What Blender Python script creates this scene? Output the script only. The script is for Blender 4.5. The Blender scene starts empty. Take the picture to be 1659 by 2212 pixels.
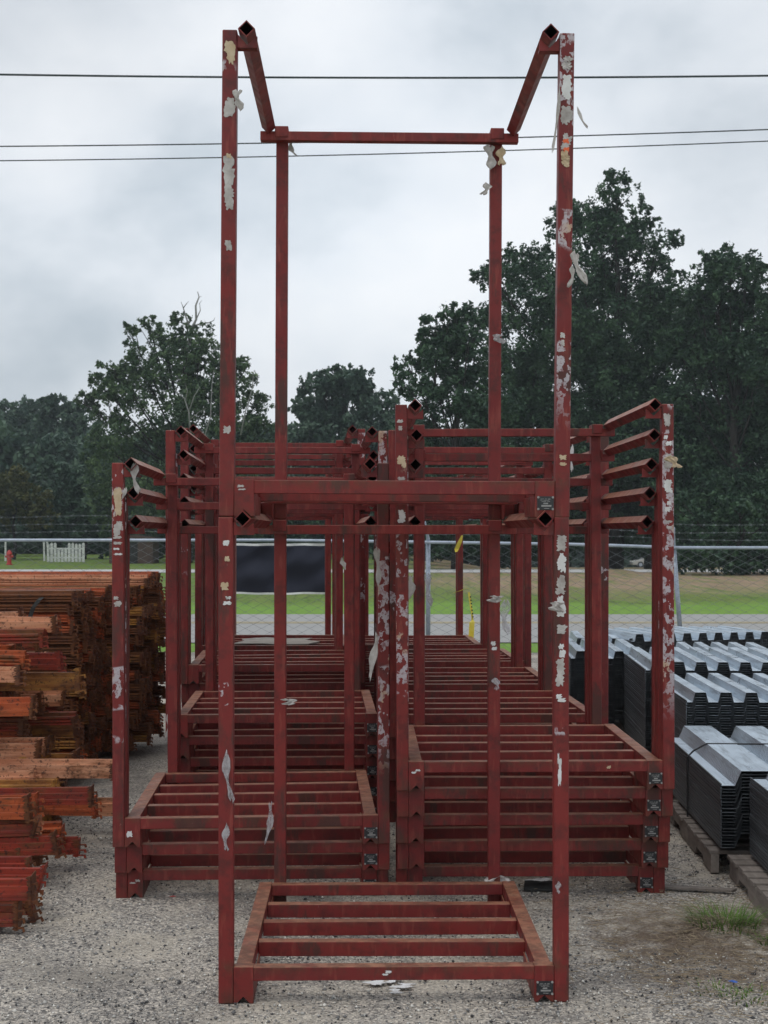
import bpy, bmesh, math, random
import numpy as np
from mathutils import Vector, Matrix
random.seed(7); R = math.radians; PI = math.pi
S = bpy.context.scene; COL = S.collection
# ------------------------------------------------------------------ camera
HC, F, CX, HZ = 1.637, 3000.0, 829.5, 1150.0
cam_d = bpy.data.cameras.new('camera'); cam = bpy.data.objects.new('camera', cam_d); COL.objects.link(cam)
cam.location = (0, 0, HC); cam.rotation_euler = (R(90), 0, 0); cam_d.shift_y = (HZ - 1106) / 1659
cam_d.sensor_fit = 'HORIZONTAL'; cam_d.sensor_width = 36; cam_d.lens = F / 1659 * 36
cam_d.clip_start = 0.1; cam_d.clip_end = 3000
cam_d.dof.use_dof = True; cam_d.dof.focus_distance = 5.6; cam_d.dof.aperture_fstop = 17
S.camera = cam
# ------------------------------------------------------------------ light
SUN_EL, SUN_AZ = R(66), R(215)      # azimuth measured like the sky texture: 0 = +Y, clockwise
w = bpy.data.worlds.new("World"); S.world = w; w.use_nodes = True
nt = w.node_tree; nt.nodes.clear()
def N(nt, t, **k):
    n = nt.nodes.new(t)
    for a, b in k.items(): setattr(n, a, b)
    return n
out = N(nt, 'ShaderNodeOutputWorld'); bg = N(nt, 'ShaderNodeBackground'); bg.inputs[1].default_value = 0.1
sky = N(nt, 'ShaderNodeTexSky', sky_type='NISHITA'); sky.sun_disc = False
sky.sun_elevation = SUN_EL; sky.sun_rotation = SUN_AZ; sky.air_density = 1.5; sky.dust_density = 3
tc = N(nt, 'ShaderNodeTexCoord'); mp = N(nt, 'ShaderNodeMapping'); mp.inputs['Scale'].default_value = (1, 1, 1.5)
mp.inputs['Location'].default_value = (3.1, 1.7, 0.4)
nz = N(nt, 'ShaderNodeTexNoise'); nz.inputs['Scale'].default_value = 5.0; nz.inputs['Detail'].default_value = 5; nz.inputs['Roughness'].default_value = .5
nz.inputs['Distortion'].default_value = .1
rp = N(nt, 'ShaderNodeValToRGB')
rp.color_ramp.elements[0].position = .33; rp.color_ramp.elements[0].color = (5.6, 6.3, 7.0, 1)
rp.color_ramp.elements[1].position = .68; rp.color_ramp.elements[1].color = (9.4, 9.7, 10.1, 1)
e = rp.color_ramp.elements.new(.5); e.color = (8.0, 8.5, 9.1, 1)
mx = N(nt, 'ShaderNodeMixRGB'); mx.inputs[0].default_value = .93
nt.links.new(tc.outputs['Generated'], mp.inputs[0]); nt.links.new(mp.outputs[0], nz.inputs['Vector'])
nt.links.new(nz.outputs['Fac'], rp.inputs[0]); nt.links.new(sky.outputs[0], mx.inputs[1]); nt.links.new(rp.outputs[0], mx.inputs[2])
def gau(cx, cz, sx, sz, amp):
    # broad brighter or darker bank of cloud around one direction (x, z of the view vector)
    sp = N(nt, 'ShaderNodeSeparateXYZ'); nt.links.new(tc.outputs['Generated'], sp.inputs[0])
    def ma(op, a, b):
        m = N(nt, 'ShaderNodeMath', operation=op)
        for i, q in enumerate((a, b)):
            if isinstance(q, (int, float)): m.inputs[i].default_value = q
            else: nt.links.new(q, m.inputs[i])
        return m.outputs[0]
    a = ma('MULTIPLY', ma('SUBTRACT', sp.outputs[0], cx), 1 / sx); b = ma('MULTIPLY', ma('SUBTRACT', sp.outputs[2], cz), 1 / sz)
    r2 = ma('ADD', ma('MULTIPLY', a, a), ma('MULTIPLY', b, b)); r2 = ma('ADD', r2, ma('MULTIPLY', ma('SUBTRACT', nz.outputs['Fac'], .5), 2.5))
    return ma('MULTIPLY', ma('POWER', 2.718, ma('MULTIPLY', r2, -1.0)), amp), ma
g1, ma = gau(0.0, .20, .16, .09, .10); g2, _ = gau(-.24, .34, .13, .08, -.15); g3, _ = gau(.26, .30, .12, .12, -.08); g4, _ = gau(-.25, .12, .16, .06, -.05)
tot = ma('ADD', ma('ADD', ma('ADD', g1, g2), ma('ADD', g3, g4)), 1.05)
vm = N(nt, 'ShaderNodeVectorMath', operation='SCALE'); nt.links.new(mx.outputs[0], vm.inputs[0]); nt.links.new(tot, vm.inputs['Scale'])
nt.links.new(vm.outputs[0], bg.inputs[0]); nt.links.new(bg.outputs[0], out.inputs[0])
sd = bpy.data.lights.new('sun', 'SUN'); sd.energy = 0.9; sd.angle = R(22); sd.color = (1, .96, .9)
sun = bpy.data.objects.new('sun', sd); COL.objects.link(sun)
dirv = Vector((math.sin(SUN_AZ) * math.cos(SUN_EL), math.cos(SUN_AZ) * math.cos(SUN_EL), math.sin(SUN_EL)))
sun.rotation_euler = dirv.to_track_quat('Z', 'Y').to_euler()
S.view_settings.view_transform = 'Standard'; S.view_settings.look = 'None'; S.view_settings.exposure = 0; S.view_settings.gamma = 1
HAZE = .0006
S.cycles.max_bounces = 6; S.cycles.volume_bounces = 0; S.cycles.transparent_max_bounces = 8

# ------------------------------------------------------------------ helpers
def at(x, y, d): return Vector(((x - CX) * d / F, d, HC - (y - HZ) * d / F))
def gd(y, z=0.0): return (HC - z) * F / (y - HZ)          # depth of a point of height z seen on row y
def tag(o, label=None, cat=None, group=None, kind=None):
    if label: o['label'] = label
    if cat: o['category'] = cat
    if group: o['group'] = group
    if kind: o['kind'] = kind
    elif cat: o['kind'] = 'thing'
    return o
def empty(name, loc=(0, 0, 0), rz=0, label=None, cat=None, group=None):
    o = bpy.data.objects.new(name, None); COL.objects.link(o); o.location = loc; o.rotation_euler = (0, 0, rz)
    if cat: o['kind'] = 'thing'
    o.empty_display_size = .1
    return tag(o, label, cat, group)
def link(name, me, parent=None, mat=None):
    o = bpy.data.objects.new(name, me); COL.objects.link(o)
    if parent: o.parent = parent
    if mat:
        if not me.materials: me.materials.append(mat)
        elif me.materials[0] != mat:
            o.material_slots[0].link = 'OBJECT'; o.material_slots[0].material = mat
    return o
class MB:
    def __init__(s): s.v = []; s.f = []; s.c = []
    def add(s, vs, fs):
        b = len(s.v); s.v += [tuple(v) for v in vs]; s.f += [tuple(i + b for i in f) for f in fs]
    def box(s, x0, x1, y0, y1, z0, z1, M=None):
        vs = [(x0, y0, z0), (x1, y0, z0), (x1, y1, z0), (x0, y1, z0), (x0, y0, z1), (x1, y0, z1), (x1, y1, z1), (x0, y1, z1)]
        if M: vs = [M @ Vector(v) for v in vs]
        s.add(vs, [(0, 3, 2, 1), (4, 5, 6, 7), (0, 1, 5, 4), (1, 2, 6, 5), (2, 3, 7, 6), (3, 0, 4, 7)])
    def prism(s, poly, a, b, axis='y', M=None):
        n = len(poly)
        def q(p, t):
            v = {'y': (p[0], t, p[1]), 'x': (t, p[0], p[1]), 'z': (p[0], p[1], t)}[axis]
            return M @ Vector(v) if M else v
        s.add([q(p, a) for p in poly] + [q(p, b) for p in poly],
              [tuple(range(n))[::-1], tuple(range(n, 2 * n))] + [(i, (i + 1) % n, n + (i + 1) % n, n + i) for i in range(n)])
    def tube(s, pts, rad, n=8, cap=True):
        pts = [Vector(p) for p in pts]; rings = []
        if not hasattr(rad, '__len__'): rad = [rad] * len(pts)
        for i, p in enumerate(pts):
            d = (pts[min(i + 1, len(pts) - 1)] - pts[max(i - 1, 0)]).normalized()
            u = d.orthogonal().normalized() if i == 0 else (u - d * u.dot(d)).normalized()
            v = d.cross(u); rings.append([p + (u * math.cos(2 * PI * k / n) + v * math.sin(2 * PI * k / n)) * rad[i] for k in range(n)])
        fs = []
        for i in range(len(pts) - 1):
            for k in range(n): fs.append((i * n + k, i * n + (k + 1) % n, (i + 1) * n + (k + 1) % n, (i + 1) * n + k))
        if cap: fs += [tuple(range(n))[::-1], tuple(range((len(pts) - 1) * n, len(pts) * n))]
        s.add([p for r in rings for p in r], fs)
    def mesh(s, name, mat=None, bevel=0, smooth=False):
        me = bpy.data.meshes.new(name); me.from_pydata(s.v, [], s.f)
        bm = bmesh.new(); bm.from_mesh(me); bmesh.ops.recalc_face_normals(bm, faces=bm.faces)
        if bevel:
            ed = [e for e in bm.edges if len(e.link_faces) == 2 and e.calc_face_angle(0) > R(35)]
            bmesh.ops.bevel(bm, geom=ed, offset=bevel, segments=2, profile=.5, affect='EDGES', clamp_overlap=True)
        bm.to_mesh(me); bm.free()
        if smooth: me.shade_smooth()
        if mat: me.materials.append(mat)
        return me
    def build(s, name, mat, parent=None, bevel=0, smooth=False): return link(name, s.mesh(name, mat, bevel, smooth), parent)
def np_mesh(name, V, Fq, mat, col=None, k=4):
    me = bpy.data.meshes.new(name); n = len(V); m = len(Fq)
    me.vertices.add(n); me.vertices.foreach_set('co', V.astype(np.float32).ravel())
    me.loops.add(m * k); me.loops.foreach_set('vertex_index', Fq.astype(np.int32).ravel())
    me.polygons.add(m); me.polygons.foreach_set('loop_start', (np.arange(m) * k).astype(np.int32))
    me.update(calc_edges=True)
    if col is not None:
        a = me.color_attributes.new('tone', 'FLOAT_COLOR', 'POINT'); c = np.ones((n, 4), np.float32); c[:, :3] = col; a.data.foreach_set('color', c.ravel())
    me.materials.append(mat); return me

# ------------------------------------------------------------------ materials
class MT:
    def __init__(s, name, rough=.6, metal=0, spec=.5):
        s.m = bpy.data.materials.new(name); s.m.use_nodes = True; s.t = s.m.node_tree
        s.b = s.t.nodes['Principled BSDF']; s.b.inputs['Roughness'].default_value = rough; s.b.inputs['Metallic'].default_value = metal
        s.b.inputs['Specular IOR Level'].default_value = spec
        s.tc = N(s.t, 'ShaderNodeTexCoord'); s.oi = N(s.t, 'ShaderNodeObjectInfo')
    def L(s, a, b): s.t.links.new(a, b)
    def coord(s, scale=(1, 1, 1), rnd=True, src='Object'):
        m = N(s.t, 'ShaderNodeMapping'); m.inputs['Scale'].default_value = scale
        if rnd:
            a = N(s.t, 'ShaderNodeVectorMath', operation='MULTIPLY_ADD'); c = N(s.t, 'ShaderNodeCombineXYZ')
            for i in range(3): s.L(s.oi.outputs['Random'], c.inputs[i])
            s.L(c.outputs[0], a.inputs[0]); a.inputs[1].default_value = (37, 53, 71); s.L(s.tc.outputs[src], a.inputs[2]); s.L(a.outputs[0], m.inputs[0])
        else: s.L(s.tc.outputs[src], m.inputs[0])
        return m.outputs[0]
    def noise(s, vec, scale, detail=3, rough=.5, out='Fac'):
        n = N(s.t, 'ShaderNodeTexNoise'); n.inputs['Scale'].default_value = scale; n.inputs['Detail'].default_value = detail; n.inputs['Roughness'].default_value = rough
        s.L(vec, n.inputs['Vector']); return n.outputs[out]
    def vor(s, vec, scale, out='Color', feature='F1'):
        n = N(s.t, 'ShaderNodeTexVoronoi', feature=feature); n.inputs['Scale'].default_value = scale; s.L(vec, n.inputs['Vector']); return n.outputs[out]
    def ramp(s, fac, stops, interp='LINEAR'):
        r = N(s.t, 'ShaderNodeValToRGB'); cr = r.color_ramp; cr.interpolation = interp
        for i, (p, c) in enumerate(stops):
            el = cr.elements[i] if i < 2 else cr.elements.new(p)
            el.position = p; el.color = (c, c, c, 1) if not hasattr(c, '__len__') else (*c, 1)
        s.L(fac, r.inputs[0]); return r.outputs[0]
    def step(s, fac, lo, hi): return s.ramp(fac, [(lo, 0.0), (hi, 1.0)])
    def mul(s, a, b, op='MULTIPLY'):
        m = N(s.t, 'ShaderNodeMath', operation=op)
        for i, q in enumerate((a, b)):
            if isinstance(q, (int, float)): m.inputs[i].default_value = q
            else: s.L(q, m.inputs[i])
        return m.outputs[0]
    def mix(s, fac, a, b, blend='MIX'):
        m = N(s.t, 'ShaderNodeMixRGB', blend_type=blend)
        for i, q in enumerate((fac, a, b)):
            if isinstance(q, (int, float)): m.inputs[i].default_value = q
            elif isinstance(q, tuple): m.inputs[i].default_value = (*q, 1)
            else: s.L(q, m.inputs[i])
        return m.outputs[0]
    def sep(s, v):
        n = N(s.t, 'ShaderNodeSeparateXYZ'); s.L(v, n.inputs[0]); return n.outputs
    def base(s, c):
        if isinstance(c, tuple): s.b.inputs['Base Color'].default_value = (*c, 1)
        else: s.L(c, s.b.inputs['Base Color'])
    def bump(s, h, dist=.002, st=.5):
        b = N(s.t, 'ShaderNodeBump'); b.inputs['Strength'].default_value = st; b.inputs['Distance'].default_value = dist; s.L(h, b.inputs['Height']); s.L(b.outputs[0], s.b.inputs['Normal'])
def red_mat(name, residue=0.0, side='front'):
    m = MT(name, .5, 0, .4); c = m.coord(); cz = m.coord((1, 1, .25))
    base = m.mix(m.noise(cz, 3.2, 3), (.12, .011, .014), (.235, .024, .018))
    base = m.mix(m.mul(m.step(m.noise(c, 14, 5, .7), .48, .66), .7), base, (.06, .014, .012))
    base = m.mix(m.mul(m.step(m.noise(m.coord((1, 1, .15)), 40, 3, .6), .56, .64), .35), base, (.30, .07, .05))
    base = m.mix(m.mul(m.step(m.noise(cz, 6, 6, .65), .56, .62), .8), base, (.055, .026, .02))          # bare oxidised spots
    base = m.mix(m.step(m.noise(m.coord((3, 3, .6)), 22, 3, .7), .73, .76), base, (.25, .12, .11))     # scratches
    nrm = m.sep(m.tc.outputs['Normal'])
    topm = m.mul(m.step(nrm[2], .5, .75), m.step(m.noise(c, 5, 4, .6), .2, .5))
    base = m.mix(m.mul(topm, .75), base, m.mix(m.noise(c, 20, 4), (.26, .095, .05), (.40, .22, .13)))   # worn rusty top faces
    zz = m.sep(m.tc.outputs['Object'])[2]
    joint = m.mul(m.ramp(m.mul(m.mul(m.mul(zz, .127, 'SUBTRACT'), 0, 'ABSOLUTE'), 10.0), [(.02, 1.0), (.35, 0.0)]), m.step(m.noise(c, 26, 4, .7), .42, .58))
    foot = m.mul(m.ramp(zz, [(.0, 1.0), (.07, 0.0)]), m.step(m.noise(c, 18, 4, .7), .38, .6))
    base = m.mix(m.mul(m.mul(joint, foot, 'MAXIMUM'), .65), base, m.mix(m.noise(c, 40, 3), (.045, .02, .014), (.15, .06, .03)))
    if residue:
        front = m.step(m.mul(nrm[1], -1.0), .55, .7) if side == 'front' else m.step(m.mul(nrm[0], -1.0), .55, .7)
        zone = m.step(m.noise(m.coord((.2, .2, 1)), 3.2, 2, .5), .68 - residue * .2, .69 - residue * .2)
        chip = m.step(m.noise(m.coord((1.0, 1, .7)), 34, 3, .55), .555 - residue * .05, .565 - residue * .05)
        hz_ = m.step(m.sep(m.tc.outputs['Object'])[2], .0, 1.0)
        tone = m.mix(m.step(m.noise(c, 7, 2), .36, .42), (.60, .46, .33), (.56, .54, .58))
        tone = m.mix(m.step(m.noise(c, 70, 3, .7), .5, .62), tone, (.28, .16, .17))
        k = m.mul(m.mul(front, zone), m.mul(chip, m.step(hz_, .3, .5)))
        base = m.mix(m.mul(k, .72), base, tone)
    m.base(base); m.L(m.ramp(m.noise(c, 12, 3), [(.3, .38), (.7, .65)]), m.b.inputs['Roughness'])
    m.bump(m.noise(c, 90, 4, .6), .0012, .35); return m.m
M = {}
M['red'] = red_mat('red_painted_steel'); M['red1'] = red_mat('red_steel_light_residue', .3); M['red2'] = red_mat('red_steel_heavy_residue', .95)
def simple(name, a, b, sc=8, rough=.6, metal=0, bumpd=.002, detail=4, spec=.5, stretch=(1, 1, 1)):
    m = MT(name, rough, metal, spec); c = m.coord(stretch); m.base(m.mix(m.step(m.noise(c, sc, detail, .6), .3, .7), a, b)); m.bump(m.noise(c, sc * 5, 3), bumpd, .5); return m.m
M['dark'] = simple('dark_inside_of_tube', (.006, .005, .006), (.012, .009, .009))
M['paper'] = simple('torn_white_paper', (.55, .54, .52), (.72, .72, .73), 20, .8)
M['cream'] = simple('weathered_cream_paper', (.45, .33, .2), (.58, .47, .33), 25, .85)
M['orangelabel'] = simple('orange_label', (.75, .12, .04), (.8, .16, .06), 25, .7)
M['plate'] = simple('black_enamel_plate', (.012, .013, .016), (.03, .032, .036), 60, .35)
M['platetext'] = simple('bare_metal_print', (.22, .22, .22), (.35, .34, .32), 90, .5)
M['galv'] = simple('galvanised_pipe', (.30, .35, .42), (.42, .47, .55), 12, .42, .35)
M['wire'] = simple('chain_link_wire', (.17, .19, .20), (.27, .29, .31), 5, .5, .6)
M['cable'] = simple('black_cable', (.02, .03, .035), (.03, .045, .05), 5, .6)
M['rubber'] = simple('black_strap', (.01, .01, .012), (.03, .03, .033), 30, .5)
M['yellow'] = simple('yellow_caution_tape', (.75, .58, .03), (.85, .72, .12), 15, .5)
M['board'] = simple('dark_wet_board', (.02, .02, .02), (.05, .05, .048), 12, .9, 0, .002, 4, .15)
M['cardboard'] = simple('weathered_cardboard', (.28, .25, .22), (.42, .39, .35), 10, .9)
M['white'] = simple('white_fence_paint', (.5, .52, .5), (.68, .7, .68), 6, .6)
M['brick'] = simple('brown_brick', (.055, .035, .028), (.09, .06, .045), 4, .9)
M['hydrant'] = simple('red_hydrant_paint', (.35, .02, .02), (.5, .04, .03), 10, .4)
M['carpaint'] = simple('silver_car_paint', (.42, .42, .4), (.48, .48, .46), 2, .25, .3)
M['glass'] = simple('dark_car_glass', (.015, .018, .02), (.02, .025, .03), 2, .08)
M['tyre'] = simple('black_tyre', (.012, .012, .012), (.02, .02, .02), 8, .8)
M['blue'] = simple('blue_plastic', (.01, .08, .4), (.02, .12, .5), 8, .4)
M['bark'] = simple('grey_brown_bark', (.018, .016, .014), (.05, .045, .04), 4, .9, 0, .02, 4, .3, (4, 4, 1))
M['deadwood'] = simple('bare_grey_branch', (.16, .16, .15), (.26, .26, .25), 6, .9)
M['straw'] = simple('dry_straw', (.16, .12, .08), (.34, .27, .18), 30, .9)
M['asphalt_patch'] = simple('asphalt', (.2, .2, .2), (.3, .3, .3))
def plastic():
    m = MT('clear_plastic_film', .3, 0, .6); c = m.coord()
    m.base(m.mix(m.noise(c, 18, 4), (.34, .32, .34), (.62, .60, .62)))
    tr = N(m.t, 'ShaderNodeBsdfTransparent'); ms = N(m.t, 'ShaderNodeMixShader')
    m.L(m.ramp(m.noise(c, 25, 4, .6), [(.35, .25), (.65, .85)]), ms.inputs[0]); m.L(tr.outputs[0], ms.inputs[1]); m.L(m.b.outputs[0], ms.inputs[2])
    o = [n for n in m.t.nodes if n.type == 'OUTPUT_MATERIAL'][0]; m.L(ms.outputs[0], o.inputs[0]); m.bump(m.noise(c, 60, 3), .004, .8)
    return m.m
M['plastic'] = plastic()
M['film'] = simple('dirty_film', (.30, .27, .25), (.55, .52, .5), 22, .5, 0, .004)
def beam_mat(name, a, b, rust):
    m = MT(name, .6, 0, .35); c = m.coord((.35, 1, 1)); c2 = m.coord()
    base = m.mix(m.step(m.noise(m.coord((.12, 1, 1)), 26, 3, .6), .35, .65), a, b)
    rr = m.mix(m.noise(c2, 30, 4, .7), (.045, .018, .01), (.22, .075, .02))
    base = m.mix(m.step(m.noise(c, 9, 6, .72), rust - .06, rust + .08), base, rr)
    base = m.mix(m.mul(m.step(m.noise(c2, 45, 4, .75), .55, .64), .8), base, (.028, .012, .009))
    m.base(base); m.L(m.ramp(m.noise(c2, 12, 3), [(.3, .45), (.7, .8)]), m.b.inputs['Roughness']); m.bump(m.noise(c2, 50, 5, .7), .003, .5); return m.m
M['b_orange'] = beam_mat('rusty_orange_steel', (.46, .10, .028), (.30, .055, .018), .54)
M['b_red'] = beam_mat('rusty_red_orange_steel', (.30, .035, .016), (.16, .022, .014), .54)
M['b_ochre'] = beam_mat('rusty_ochre_steel', (.42, .20, .04), (.26, .10, .025), .51)
M['b_cream'] = beam_mat('rusty_faded_salmon_steel', (.62, .31, .18), (.46, .18, .09), .58)
M['b_rust'] = beam_mat('deep_rust_steel', (.08, .022, .012), (.22, .075, .02), .48)
M['b_conn'] = beam_mat('rusty_connector_steel', (.15, .045, .016), (.05, .018, .011), .48)
def deck_mat(emb=False):
    m = MT('galvanised_deck_steel', .42, .6, .5); c = m.coord((1, .08, 1)); c2 = m.coord()
    base = m.mix(m.noise(c, 9, 4), (.40, .46, .53), (.70, .80, .88))
    base = m.mix(m.mul(m.step(m.noise(c, 30, 3, .7), .5, .7), .5), base, (.10, .105, .11))
    m.base(base); m.L(m.ramp(m.noise(c2, 7, 4), [(.3, .25), (.7, .5)]), m.b.inputs['Roughness']); 
    if emb:
        y = m.sep(m.tc.outputs['Object'])[1]; wv = m.mul(m.mul(y, 190.0), 0, 'ADD'); m.bump(m.mul(wv, 0.0, 'SINE'), .0045, 1.0)
    else: m.bump(m.noise(c, 40, 3), .002, .3)
    return m.m
M['deck'] = deck_mat(); M['deck_emb'] = deck_mat(True)
def wood():
    m = MT('weathered_pallet_wood', .85, 0, .2); c = m.coord((1, 1, 1)); g = m.coord((6, 1, 6))
    base = m.mix(m.noise(g, 7, 5, .6), (.12, .10, .085), (.34, .30, .27)); base = m.mix(m.mul(m.step(m.noise(c, 5, 3), .5, .7), .5), base, (.05, .042, .036))
    m.base(base); m.bump(m.noise(g, 25, 4), .004, .5); return m.m
M['wood'] = wood()
def gravel():
    m = MT('crushed_gravel', .85, 0, .3); c = m.coord((1, 1, 1), False)
    cell = m.sep(m.vor(c, 125))[0]; cell2 = m.sep(m.vor(c, 60))[1]
    g = m.ramp(cell, [(0, (.035, .035, .04)), (.22, (.14, .14, .14)), (.6, (.34, .33, .32)), (.9, (.56, .53, .48)), (1, (.75, .71, .64))])
    g2 = m.ramp(cell2, [(0, (.05, .05, .052)), (.5, (.30, .29, .28)), (1, (.56, .53, .48))])
    base = m.mix(.3, g, g2); base = m.mix(1.0, base, (1.13, 1.07, 1.0), 'MULTIPLY')
    sand = m.mix(m.noise(c, 160, 3, .7), (.40, .35, .285), (.68, .61, .50))
    base = m.mix(m.mul(m.step(m.noise(c, 1.5, 6, .7), .46, .62), .62), base, sand)
    base = m.mix(m.mul(m.step(m.noise(c, 1.1, 5, .65), .48, .62), .5), base, (.11, .10, .095))
    # trodden dirt and dry thatch beside the right-hand stack
    pos = m.sep(m.tc.outputs['Object'])
    dx = m.mul(m.mul(pos[0], 1.26, 'SUBTRACT'), 1.25); dy = m.mul(m.mul(pos[1], 5.5, 'SUBTRACT'), .95)
    d2 = m.mul(m.mul(m.mul(dx, dx), m.mul(dy, dy), 'ADD'), m.mul(m.noise(c, 6, 6, .7), 1.3), 'ADD')
    dm = m.step(d2, .62, 1.0); inv = m.mul(1.0, dm, 'SUBTRACT')
    dirt = m.mix(m.noise(m.coord((1, 2.5, 1), False), 45, 5, .7), (.028, .019, .014), (.23, .165, .115))
    base = m.mix(m.mul(inv, .95), base, dirt)
    m.base(base)
    h = m.mul(m.mul(m.vor(c, 105, 'Distance'), -1.0), m.mul(m.vor(c, 48, 'Distance'), -1.0), 'ADD')
    m.bump(h, .010, .7); return m.m
M['gravel'] = gravel()
def grass_far():
    m = MT('mown_grass', .9, 0, .15); c = m.coord((1, .2, 1), False); cs = m.coord((1, .10, 1), False)
    g = m.mix(m.noise(cs, 2.2, 4, .6), (.085, .145, .030), (.16, .26, .045))
    g = m.mix(m.mul(m.step(m.noise(c, 9, 5, .7), .5, .65), .5), g, (.05, .085, .022))
    pos = m.sep(m.tc.outputs['Object'])
    g = m.mix(m.mul(m.step(m.noise(m.coord((1, .2, 1), False), .9, 6, .7), .42, .60), .6), g, (.17, .19, .06))
    g = m.mix(m.mul(m.step(m.noise(m.coord((1, .08, 1), False), 5.5, 5, .75), .52, .62), .6), g, (.045, .075, .022))
    fr = m.ramp(m.mul(m.mul(pos[1], .01), m.mul(m.noise(c, .6, 4, .6), .05), 'ADD'), [(.335, 1.0), (.36, 0.0)])
    g = m.mix(m.mul(fr, .7), g, m.mix(m.noise(cs, 5, 4, .7), (.13, .26, .04), (.22, .38, .07)))
    bank = m.mul(m.mul(m.step(m.mul(pos[0], m.mul(m.noise(c, .25, 3), 3.0), 'ADD'), 4.0, 6.5) if False else m.ramp(m.mul(m.mul(pos[0], .02), m.mul(m.noise(c, .3, 4, .6), .12), 'ADD'), [(.06, 0.0), (.12, 1.0)]),
                       m.ramp(m.mul(m.mul(pos[1], .01), m.mul(m.noise(c, .8, 4, .65), .16), 'ADD'), [(.42, 0.0), (.50, 1.0)])), 1.0)
    br = m.mix(m.noise(cs, 3, 5, .7), (.11, .075, .05), (.46, .34, .23))
    g = m.mix(m.mul(bank, m.step(m.noise(cs, 1.6, 6, .78), .34, .52)), g, br)
    m.base(g); m.bump(m.noise(c, 12, 4, .7), .06, .7); return m.m
M['grass'] = grass_far()
def road_m(name, a, b):
    m = MT(name, .85, 0, .25); c = m.coord((.2, 1, 1), False); m.base(m.mix(m.noise(c, 1.8, 5, .6), a, b)); m.bump(m.noise(m.coord((1, 1, 1), False), 60, 3), .004, .5); return m.m
M['road'] = road_m('pale_asphalt', (.27, .27, .265), (.35, .345, .335)); M['path'] = road_m('pale_concrete', (.42, .42, .41), (.5, .5, .49))
M['line'] = road_m('faded_yellow_paint', (.42, .33, .17), (.52, .42, .2))
def leafm(name, a, b):
    m = MT(name, .55, 0, .3); at_ = N(m.t, 'ShaderNodeAttribute', attribute_name='tone'); base = m.mix(m.sep(at_.outputs['Color'])[0], a, b)
    m.base(base); tl = N(m.t, 'ShaderNodeBsdfTranslucent'); m.L(base, tl.inputs[0]); ms = N(m.t, 'ShaderNodeMixShader'); ms.inputs[0].default_value = .22
    o = [n for n in m.t.nodes if n.type == 'OUTPUT_MATERIAL'][0]; m.L(m.b.outputs[0], ms.inputs[1]); m.L(tl.outputs[0], ms.inputs[2]); m.L(ms.outputs[0], o.inputs[0]); return m.m
M['leaf_oak'] = leafm('dark_oak_leaves', (.016, .044, .029), (.068, .130, .062))
M['leaf_mid'] = leafm('mid_green_leaves', (.030, .068, .038), (.115, .175, .075))
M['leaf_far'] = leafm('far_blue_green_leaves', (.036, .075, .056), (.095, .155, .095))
M['leaf_grass'] = leafm('green_grass_blades', (.06, .12, .02), (.17, .28, .06))
M['leaf_olive'] = leafm('olive_leaves', (.05, .065, .025), (.14, .14, .045))
def banner_m():
    m = MT('navy_banner_cloth', .9, 0, .1); c = m.coord((1, 1, 1), False); m.base(m.mix(m.noise(c, 3, 3), (.022, .024, .036), (.034, .037, .05))); return m.m
M['navy'] = banner_m()

# ------------------------------------------------------------------ ground and roads
def terrain():
    xs = np.concatenate([np.linspace(-420, -40, 20), np.linspace(-36, 60, 49), np.linspace(70, 420, 18)])
    ys = np.concatenate([np.linspace(-30, 20, 11), np.linspace(24, 160, 69), np.linspace(170, 900, 40)])
    X, Y = np.meshgrid(xs, ys); Z = np.zeros_like(X)
    side = np.clip((X / np.maximum(Y, 1) - .02) / .06, 0, 1); dip = np.clip((Y - 61.5) / 88, 0, 1) * 2.25
    Z = -.010 - dip * side * (side * (3 - 2 * side)) ** .3
    Z += np.where((Y > 30) & (Y < 55), .02 * np.sin(X * .7 + Y * .4), 0)
    V = np.stack([X.ravel(), Y.ravel(), Z.ravel()], 1); nx = len(xs); i, j = np.meshgrid(np.arange(len(ys) - 1), np.arange(nx - 1), indexing='ij')
    a = (i * nx + j).ravel(); Fq = np.stack([a, a + 1, a + nx + 1, a + nx], 1)
    o = link('ground', np_mesh('ground', V, Fq, M['grass'])); o.data.shade_smooth(); tag(o, kind='structure')
terrain()
def sheet(name, x0, x1, y0, y1, z, mat, wob=0, nx=2):
    xs = np.linspace(x0, x1, nx); rng = random.Random(name)
    vs = [(x, y0 + rng.uniform(-wob, wob), z) for x in xs] + [(x, y1 + rng.uniform(-wob, wob), z) for x in xs]
    mb = MB(); mb.add(vs, [(i, i + 1, nx + i + 1, nx + i) for i in range(nx - 1)]); return tag(mb.build(name, mat), kind='structure')
def yard():
    xs = np.linspace(-16, 16, 321); ys = np.concatenate([np.linspace(-4, 3.9, 20), np.linspace(4, 8, 101), np.linspace(8.2, 18.9, 60)])
    X, Y = np.meshgrid(xs, ys); rng = np.random.RandomState(3)
    Z = .004 * (np.sin(X * 2.1 + 1) * np.cos(Y * 1.7) + .5 * np.sin(X * 5.3 + Y * 3.1)) + rng.uniform(-.0015, .0015, X.shape)
    Z += .035 * np.exp(-(((X - 1.25) / .32) ** 2 + ((Y - 5.75) / .28) ** 2))
    V = np.stack([X.ravel(), Y.ravel(), Z.ravel()], 1); nx = len(xs); i, j = np.meshgrid(np.arange(len(ys) - 1), np.arange(nx - 1), indexing='ij')
    a = (i * nx + j).ravel(); o = link('gravel_yard', np_mesh('gravel_yard', V, np.stack([a, a + 1, a + nx + 1, a + nx], 1), M['gravel'])); o.data.shade_smooth(); tag(o, kind='structure')
yard()
sheet('road', -200, 200, 20.6, 27.7, .004, M['road'], .03, 160)
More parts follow.
